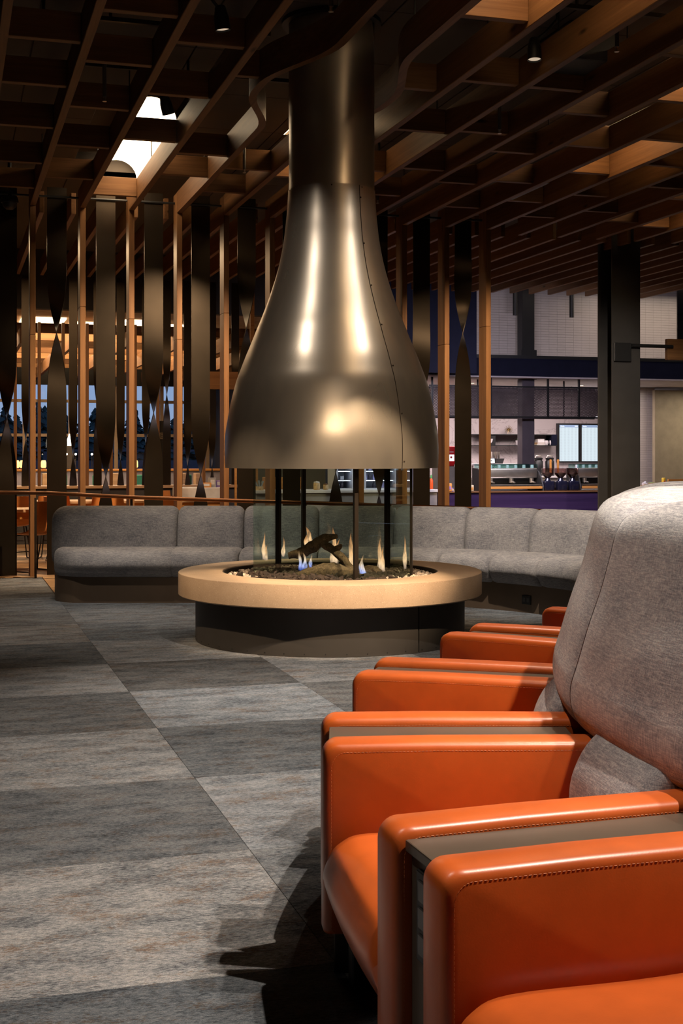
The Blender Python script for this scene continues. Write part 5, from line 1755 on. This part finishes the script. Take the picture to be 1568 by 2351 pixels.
cupstack = MB().lathe([(0.033, 0.0), (0.045, 0.10), (0.048, 0.105), (0.0001, 0.104)], 14, cap=False).mesh('paper_cup', M_WHITE, 50)
for i in range(5):
    o = obj('paper_cup', cupstack, loc=(kit(1190, KY + 0.1), KY + 0.1, 0.90 + i * 0.045)); tag(o, 'white paper cup in the stack on the back counter, %s from the bottom' % ORD[i], 'cup', 'stacked paper cups')
# glass rack shelf on a frame, brewer and touch screen on it
sx0, sx1 = on_y(1085, 1062, 23.2).x, on_y(1194, 1062, 23.2).x
sh = thing('glass_shelf_unit', 'white edged glass shelf unit carrying the brewer and the touch screen', 'shelf unit', ((sx0 + sx1) / 2, 23.35, 0))
obj('top_shelf', MB().rbox(sx0, sx1, 23.2, 23.6, 1.13, 1.165, 0.003, 1), M_WHITE, sh, world=True)
obj('cabinet', MB().box(sx0, sx1, 23.22, 23.6, 0, 0.86), M_GREYWALL, sh, world=True)
for x in (sx0 + 0.02, sx1 - 0.02):
    obj('upright', MB().box(x - 0.012, x + 0.012, 23.24, 23.27, 0.86, 1.13), M_CHROME, sh, world=True)
obj('glass_front', MB().box(sx0 + 0.03, sx1 - 0.03, 23.23, 23.236, 0.86, 1.13), M_PANE, sh, world=True)
q = on_y(1128, 1050, 23.3)
ts = thing('touch_screen', 'small white lit touch screen standing on the glass shelf unit', 'tablet', (q.x, 23.28, 1.165))
obj('case', MB().rbox(-0.075, 0.075, 0, 0.03, 0, 0.115, 0.006, 2, Matrix.Rotation(-0.2, 4, 'X')), M_BLACK, ts, 40)
M_SCREEN = glow('white_screen', (0.80, 0.93, 1.0), 1.5)
scn = obj('screen', MB().box(-0.062, 0.062, -0.002, 0.0, 0.015, 0.10, Matrix.Rotation(-0.2, 4, 'X')), M_SCREEN, ts)
obj('icon', MB().box(-0.012, 0.012, -0.004, -0.002, 0.045, 0.07, Matrix.Rotation(-0.2, 4, 'X')), M_COLUMN, ts)
q = on_y(1142, 1040, 23.45)
br = thing('coffee_brewer', 'steel and black coffee brewer on the glass shelf unit', 'brewer', (q.x, 23.45, 1.165))
obj('tray', MB().rings([[(-0.17, -0.09, 0), (0.07, -0.09, 0), (0.07, 0.09, 0), (-0.17, 0.09, 0)], [(-0.17, -0.09, 0.10), (0.11, -0.09, 0.10), (0.11, 0.09, 0.10), (-0.17, 0.09, 0.10)]]), M_COLUMN, br)
for x in (-0.10, 0.0):
    obj('canister', MB().lathe([(0.045, 0.10), (0.045, 0.215), (0.048, 0.22), (0.048, 0.232)], 18, Matrix.Translation((x, 0, 0))), M_CHROME, br, 50)
# open wall shelf with ornaments
hx0, hx1 = on_y(1085, 1010, 25.2).x, on_y(1276, 1010, 25.2).x
hz1, hz0 = on_y(1200, 999, 25.2).z, on_y(1200, 1022, 25.2).z
ws = thing('wall_shelf', 'dark open box shelf on the veined stone wall', 'shelf', ((hx0 + hx1) / 2, 25.3, hz0))
obj('shelf_board', MB().box(hx0, hx1, 25.12, 25.40, hz0 - 0.015, hz0), M_BLACK, ws, world=True)
obj('top_board', MB().box(hx0, hx1 - 0.13, 25.12, 25.40, hz1, hz1 + 0.015), M_BLACK, ws, world=True)
dv0 = on_y(1135, 1010, 25.2).x
obj('divider', MB().box(dv0 - 0.11, dv0, 25.14, 25.40, hz0, hz1), M_BLACK, ws, world=True)
obj('end_block', MB().box(hx1 - 0.13, hx1, 25.14, 25.40, hz0, hz1 + 0.015), M_NAVY, ws, world=True)
M_POT = plain('white_pot', (0.60, 0.55, 0.56), 0.5)
M_LEAF = plain('succulent_leaf', (0.06, 0.12, 0.05), 0.6)
def pot(px, r, h, label, plant=True):
    q = on_y(px, 1015, 25.2)
    t = thing('potted_plant' if plant else 'ceramic_vase', label, 'plant' if plant else 'vase', (q.x, 25.2, hz0))
    if plant:
        obj('pot', MB().lathe([(r * 0.7, 0), (r, h), (r * 0.9, h), (r * 0.85, h * 0.9), (0.0001, h * 0.9)], 16, cap=False).lathe([(0.0001, 0.001), (r * 0.7, 0.0)], 16, cap=False), M_POT, t, 50)
        lf = MB()
        for i in range(14):
            a, b2 = R.uniform(0, 6.28), R.uniform(0.2, 0.9)
            d = Vector((cos(a) * b2, sin(a) * b2, 1.0)).normalized()
            lf.cyl((0, 0, h * 0.85), Vector((0, 0, h * 0.85)) + d * R.uniform(0.04, 0.075), 0.010, 5, 0.001)
        obj('leaves', lf, M_LEAF, t, 50)
    else:
        obj('body', MB().lathe([(r * 0.6, 0), (r, h * 0.5), (r * 0.75, h), (r * 0.65, h)], 16), M_POT, t, 50)
pot(1125, 0.075, 0.13, 'squat white pot with green leaves at the left of the wall shelf')
pot(1189, 0.055, 0.10, 'small white pot with a succulent left of the slim column, on the wall shelf')
pot(1254, 0.055, 0.10, 'white cup shaped vase right of the books on the wall shelf', False)
pot(1265, 0.045, 0.10, 'second pale vase at the right end of the wall shelf', False)
q0 = on_y(1226, 1015, 25.25)
cols_ = [(0.50, 0.42, 0.30), (0.40, 0.22, 0.08), (0.55, 0.50, 0.46)]
z = hz0
for i in range(3):
    w = 0.20 - 0.02 * i
    t = thing('book', ['pale book at the bottom of the pile on the wall shelf', 'amber book in the middle of the pile on the wall shelf', 'grey boxed book on top of the pile on the wall shelf'][i], 'book', (q0.x + 0.13, 25.25, z), 0, 'books on the wall shelf')
    hgt = (0.026, 0.03, 0.075)[i]
    obj('cover', MB().box(-w / 2, w / 2, -0.08, 0.08, 0, 0.003).box(-w / 2, w / 2, -0.08, 0.08, hgt - 0.003, hgt).box(-w / 2, -w / 2 + 0.004, -0.08, 0.08, 0.003, hgt - 0.003), plain('book_cover_%d' % i, cols_[i], 0.6), t)
    obj('pages', MB().box(-w / 2 + 0.004, w / 2 - 0.006, -0.075, 0.075, 0.003, hgt - 0.003), M_WHITE, t)
    z += hgt
q = on_y(1168, 988, 25.25)
sbz = hz1 + 0.015
sbst = MB().ball((0, 0, 0.10), 0.022, 10, 6)
for i in range(46):
    ph = math.acos(1 - 2 * (i + 0.5) / 46); a = pi * (1 + 5 ** 0.5) * i
    d = Vector((cos(a) * sin(ph), sin(a) * sin(ph), cos(ph)))
    sbst.cyl(Vector((0, 0, 0.10)) + d * 0.015, Vector((0, 0, 0.10)) + d * 0.10, 0.0035, 5, 0.002)
o = obj('starburst_ornament', sbst, plain('brass', (0.35, 0.24, 0.10), 0.3, 0.9), None, 50, loc=(q.x, 25.25, sbz))
tag(o, 'brass starburst ornament standing on the wall shelf', 'ornament')
# departure screens
def m_list():
    m, n, b, L = new_mat('departure_list')
    tc = n.nodes.new('ShaderNodeTexCoord')
    bk = n.nodes.new('ShaderNodeTexBrick')
    mp = n.nodes.new('ShaderNodeMapping')
    mp.inputs['Scale'].default_value = (5.2, 30, 1)
    mp.inputs['Rotation'].default_value = (0, 0, 0)
    sp = n.nodes.new('ShaderNodeSeparateXYZ'); cb = n.nodes.new('ShaderNodeCombineXYZ')
    L(tc.outputs['Generated'], sp.inputs[0]); L(sp.outputs['X'], cb.inputs['X']); L(sp.outputs['Z'], cb.inputs['Y'])
    L(cb.outputs[0], mp.inputs[0]); L(mp.outputs[0], bk.inputs['Vector'])
    bk.offset = 0.0
    bk.inputs['Scale'].default_value = 1.0
    bk.inputs['Mortar Size'].default_value = 0.30
    bk.inputs['Mortar Smooth'].default_value = 0.4
    bk.inputs['Brick Width'].default_value = 1.0
    bk.inputs['Row Height'].default_value = 1.0
    nz = noise_tex(n, mp.outputs[0], 6.0, 2)
    c = mixc(n, ramp(n, nz, [(0.45, (0, 0, 0)), (0.55, (1, 1, 1))]), (0.58, 0.68, 0.76), (0.74, 0.84, 0.90))
    col = mixc(n, bk.outputs['Fac'], c, (0.78, 0.91, 0.98))
    L(col, b.inputs['Emission Color'])
    b.inputs['Base Color'].default_value = (0.02, 0.02, 0.02, 1)
    b.inputs['Emission Strength'].default_value = 0.78
    return m
M_LIST = m_list()
M_BAND = glow('slate_blue_band', (0.18, 0.25, 0.38), 0.9)
M_LOGO = glow('white_logo', (0.9, 0.95, 1.0), 1.0)
for i, (px0, px1) in enumerate(((1281, 1332), (1332.4, 1384))):
    a, b2 = on_y(px0, 1000, 25.3), on_y(px1, 1000, 25.3)
    z1_, z0_ = on_y(1310, 972, 25.3).z, on_y(1310, 1062, 25.3).z
    w, h = b2.x - a.x, z1_ - z0_
    t = thing('departure_screen', ['left lit departures screen on the veined stone wall', 'right lit departures screen, cut by the thick column'][i], 'screen', ((a.x + b2.x) / 2, 25.38, z0_), 0, None)
    obj('bezel', MB().rbox(-w / 2 + 0.002, w / 2 - 0.002, -0.06, 0.02, 0, h, 0.004, 1), M_BLACK, t)
    obj('list', MB().box(-w / 2 + 0.045, w / 2 - 0.035, -0.063, -0.0605, 0.03, h - 0.085), M_LIST, t)
    bd = obj('header_band', MB().box(-w / 2 + 0.045, w / 2 - 0.035, -0.063, -0.0605, h - 0.085, h - 0.035), M_BAND, t)
    text('Alaska', 0.036, M_LOGO, bd, (-w / 2 + 0.11, -0.0645, h - 0.06), name='logo_lettering')
    obj('clock_text', MB().box(w / 2 - 0.12, w / 2 - 0.05, -0.0645, -0.063, h - 0.068, h - 0.052), M_LOGO, bd)
# red drinks machine
q = on_y(1036, 1045, 22.8)
rm = thing('drinks_machine', 'red drinks dispenser with a lit white screen between two oak posts', 'dispenser', (q.x, 22.95, 0))
obj('cabinet', MB().box(-0.25, 0.25, -0.2, 0.2, 0, 1.12), M_GREYWALL, rm)
obj('machine_body', MB().rbox(-0.17, 0.16, -0.14, 0.2, 1.12, 1.50, 0.03, 3), M_RED, rm, 50)
obj('screen', MB().box(-0.055, 0.06, -0.146, -0.14, 1.22, 1.34), M_SCREEN, rm)
obj('screen_badge', MB().cyl((0.0, -0.146, 1.29), (0.0, -0.149, 1.29), 0.022, 16), M_RED, rm)
obj('name_plate', MB().box(-0.03, 0.05, -0.143, -0.140, 1.385, 1.395), M_WHITE, rm)
obj('tap', MB().cyl((-0.06, -0.16, 1.16), (-0.06, -0.16, 1.12), 0.012, 8).cyl((0.06, -0.16, 1.16), (0.06, -0.16, 1.12), 0.012, 8), M_CHROME, rm, 50)
# small packs on the bar's left end
M_PACK = [plain('orange_pack', (0.60, 0.26, 0.06), 0.5), plain('lilac_tin', (0.30, 0.20, 0.45), 0.4), plain('cream_pack', (0.60, 0.48, 0.30), 0.5)]
for i, (px, w, h, lb) in enumerate(((1031, 0.085, 0.13, 'orange snack pack at the left end of the coffee bar'), (1038.5, 0.05, 0.06, 'lilac tin beside the orange pack on the coffee bar'), (1083, 0.06, 0.10, 'cream box by the rightmost oak post on the coffee bar'))):
    q = on_y(px, 1125, BY + 0.1)
    t = thing('snack_pack' if i != 1 else 'tin', lb, 'pack' if i != 1 else 'tin', (q.x, BY + 0.12, BZ))
    obj('body', MB().rbox(-w / 2, w / 2, -0.04, 0.04, 0, h, 0.01, 2) if i != 1 else MB().lathe([(w / 2, 0), (w / 2, h)], 16), M_PACK[i], t, 50)
    obj('printed_label', MB().box(-w * 0.3, w * 0.3, -0.043, -0.040, h * 0.25, h * 0.65), M_PACK[(i + 1) % 3], t)
# hanging wire mesh shelf under the soffit
def m_mesh():
    m, n, b, L = new_mat('dark_wire_mesh')
    v = coords(n, (1, 1, 1), shift=False)
    L(ramp(n, noise_tex(n, v, 5, 2), [(0.3, (0.085, 0.066, 0.072)), (0.7, (0.12, 0.095, 0.10))]), b.inputs['Base Color'])
    b.inputs['Roughness'].default_value = 0.5
    b.inputs['Metallic'].default_value = 0.4
    return m
M_MESH = m_mesh()
ms = thing('mesh_shelf', 'long dark wire mesh rack hanging below the pale soffit over the bar', 'rack', (10.0, 21.85, 2.0))
mx0, mx1 = on_y(985, 920, 21.65).x, on_y(1400, 920, 21.65).x
z1_, z0_ = on_y(1250, 889, 21.65).z, on_y(1250, 958, 21.65).z
wires = MB()
x = mx0
while x < mx1:
    wires.add([(x, 21.65, z0_), (x + 0.009, 21.65, z0_), (x + 0.009 + 0.30, 21.65, z1_), (x + 0.30, 21.65, z1_)], [(0, 1, 2, 3)])
    wires.add([(x + 0.30, 21.652, z0_), (x + 0.309, 21.652, z0_), (x + 0.009, 21.652, z1_), (x, 21.652, z1_)], [(0, 1, 2, 3)])
    x += 0.026
wo2 = obj('front_mesh', wires, M_MESH, ms, world=True); wo2['kind'] = 'stuff'
sol = wo2.modifiers.new('thick', 'SOLIDIFY'); sol.thickness = 0.004
wires2 = MB()
x = mx0
while x < mx1:
    wires2.add([(x, 22.25, z0_), (x + 0.012, 22.25, z0_), (x + 0.312, 22.25, z1_), (x + 0.30, 22.25, z1_)], [(0, 1, 2, 3)])
    wires2.add([(x + 0.30, 22.252, z0_), (x + 0.312, 22.252, z0_), (x + 0.012, 22.252, z1_), (x, 22.252, z1_)], [(0, 1, 2, 3)])
    x += 0.027
wo3 = obj('rear_mesh', wires2, M_MESH, ms, world=True); wo3['kind'] = 'stuff'
sol = wo3.modifiers.new('thick', 'SOLIDIFY'); sol.thickness = 0.004
for z in (z0_, z1_):
    for y in (21.65, 22.25):
        obj('frame_bar', MB().box(mx0, mx1, y - 0.012, y + 0.012, z - 0.014, z + 0.014), M_BLACK, ms, world=True)
for px in (992, 1127, 1258, 1329):
    hx_ = on_y(px, 900, 21.64).x
    obj('hanger', MB().box(hx_ - 0.016, hx_ + 0.016, 21.625, 21.66, z0_, 2.714), M_BLACK, ms, world=True)
    obj('hanger', MB().box(hx_ - 0.012, hx_ + 0.012, 22.24, 22.265, z0_, 2.719), M_BLACK, ms, world=True)
# downlights and line lights in the soffit
for i, (px, y) in enumerate(((1204, 22.6), (1085, 23.4), (1335, 23.6))):
    q = on_y(px, 890, y)
    t = thing('recessed_light', 'round recessed light in the kitchen soffit, ' + ['beside the slim column', 'leftmost, near the oak post', 'above the departure screens'][i], 'downlight', (q.x, y, 2.72), 0, 'recessed lights in the kitchen soffit')
    obj('rim', MB().lathe([(0.065, -0.004), (0.055, -0.006), (0.050, 0.0), (0.065, 0.0)], 20, None, 0, None, True), M_WHITE, t, 50)
    obj('lens', MB().lathe([(0.0001, -0.002), (0.050, -0.002)], 18, cap=False), M_LAMP, t)
q0, q1 = on_y(1290, 960, 24.0), on_y(1372, 955, 24.0)
lf_ = thing('line_light', 'thin white line light above the departure screens', 'light', ((q0.x + q1.x) / 2, 24.0, q0.z))
obj('tube', MB().cyl((q0.x, 24.0, q0.z), (q1.x, 23.4, q0.z + 0.02), 0.012, 8), M_COOL, lf_, world=True)
for f in (0.2, 0.8):
    obj('cable', MB().cyl((q0.x + (q1.x - q0.x) * f, 24.0 - 0.6 * f, q0.z + 0.02), (q0.x + (q1.x - q0.x) * f, 24.0 - 0.6 * f, 2.719), 0.003, 5), M_BLACK, lf_, world=True)
# pendants on the tiled wall
for i, px in enumerate((1182.5, 1312.5)):
    q = on_y(px, 700, 21.7)
    z1_, z0_ = on_y(px, 672, 21.7).z, on_y(px, 729 - 5 * (1 - i), 21.7).z
    t = thing('tube_pendant', 'slim dark tube pendant in front of the tiled wall, %s of the slim column' % ['left', 'right'][i], 'pendant lamp', (q.x, 21.7, z0_), 0, 'tube pendants')
    obj('tube', MB().lathe([(0.042, 0), (0.042, 0.45), (0.02, 0.46)], 16), M_BLACK, t, 40)
    obj('cable', MB().cyl((0, 0, 0.46), (0, 0, CEIL_Z + 0.02 - z0_), 0.005, 6), M_BLACK, t)
# ledge items at far right
lx0, lx1 = on_y(1462, 1118, 17.6).x, on_y(1640, 1118, 17.6).x
lz = EYE - (1119 - 1045) / 3000.0 * on_y(1500, 1118, 17.6).length
counter('side_counter', lx0, lx1, 17.55, 18.0, 0.86, M_ORWOOD, M_GREYWALL, 'wood topped counter behind the tall grey chair back at right')
q = on_y(1548, 1108, 17.7)
cr = thing('wood_crate', 'amber wooden crate on the counter behind the grey chair back', 'crate', (q.x, 17.75, 0.86))
for z in (0.02, 0.055, 0.09):
    obj('slat', MB().box(-0.13, 0.30, -0.10, -0.085, z - 0.014, z + 0.012), M_ORWOOD, cr)
for x in (-0.13, 0.09, 0.285):
    obj('upright', MB().box(x, x + 0.015, -0.085, -0.07, 0, 0.105), M_ORWOOD, cr)
obj('floor_board', MB().box(-0.13, 0.30, -0.07, 0.1, 0, 0.01), M_ORWOOD, cr)
q = on_y(1526, 1108, 17.7)
t = thing('yellow_packet', 'yellow packet with a red patch leaning beside the crate', 'packet', (q.x - 0.02, 17.7, 0.86))
obj('body', MB().rbox(-0.022, 0.022, -0.03, 0.03, 0, 0.125, 0.012, 3), plain('yellow_foil', (0.62, 0.40, 0.04), 0.35), t, 50)
obj('printed_label', MB().box(-0.014, 0.014, -0.033, -0.030, 0.035, 0.075), M_RED, t)
q = on_y(1494, 1112, 17.7)
t = thing('salad_bowl', 'low clear bowl with green leaves on the counter behind the grey chair back', 'bowl', (q.x, 17.7, 0.86))
obj('bowl', MB().lathe([(0.05, 0), (0.085, 0.05), (0.081, 0.05), (0.047, 0.004), (0.0001, 0.004)], 18, cap=False), M_WHITE, t, 50)
lf = MB()
for i in range(16):
    a = R.uniform(0, 6.28); r_ = R.uniform(0, 0.055)
    lf.ball((r_ * cos(a), r_ * sin(a), 0.045), R.uniform(0.012, 0.022), 6, 4, (1, 1, 0.6))
obj('salad_leaves', lf, plain('lettuce', (0.14, 0.26, 0.06), 0.6, 0, 0.4, 20), t, 50)
q = on_y(1480, 1112, 17.7)
nap = MB()
bm = bmesh.new(); bmesh.ops.create_icosphere(bm, subdivisions=2, radius=0.04)
for v in bm.verts: v.co *= 1 + 0.45 * noise.noise(v.co * 40); v.co.z = max(-0.03, v.co.z)
nap.add([v.co + Vector((0, 0, 0.03)) for v in bm.verts], [[v.index for v in f.verts] for f in bm.faces]); bm.free()
o = obj('crumpled_napkin', nap, M_WHITE, None, None, loc=(q.x, 17.7, 0.86))
tag(o, 'crumpled white napkin beside the salad bowl', 'napkin')
# papers and boxes on the host stand
for i, (px, w, h, m_, lb) in enumerate(((470, 0.14, 0.07, 0, 'small amber box on the white host stand'), (485, 0.10, 0.14, 2, 'grey printed box standing on the white host stand'), (502, 0.12, 0.10, 1, 'lilac box at the back of the white host stand'))):
    q = on_y(px, 1118, 18.9)
    t = thing('carton_box', lb, 'box', (q.x, 18.8 + 0.05 * i, 0.86))
    obj('body', MB().rbox(-w / 2, w / 2, -0.05, 0.05, 0, h, 0.003, 1), M_PACK[m_] if m_ != 2 else plain('grey_carton', (0.30, 0.30, 0.31), 0.6), t)
    obj('printed_label', MB().box(-w * 0.3, w * 0.3, -0.053, -0.050, h * 0.3, h * 0.8), M_WHITE, t)

# every object that is neither a structure nor tagged yet keeps the kind of its parent
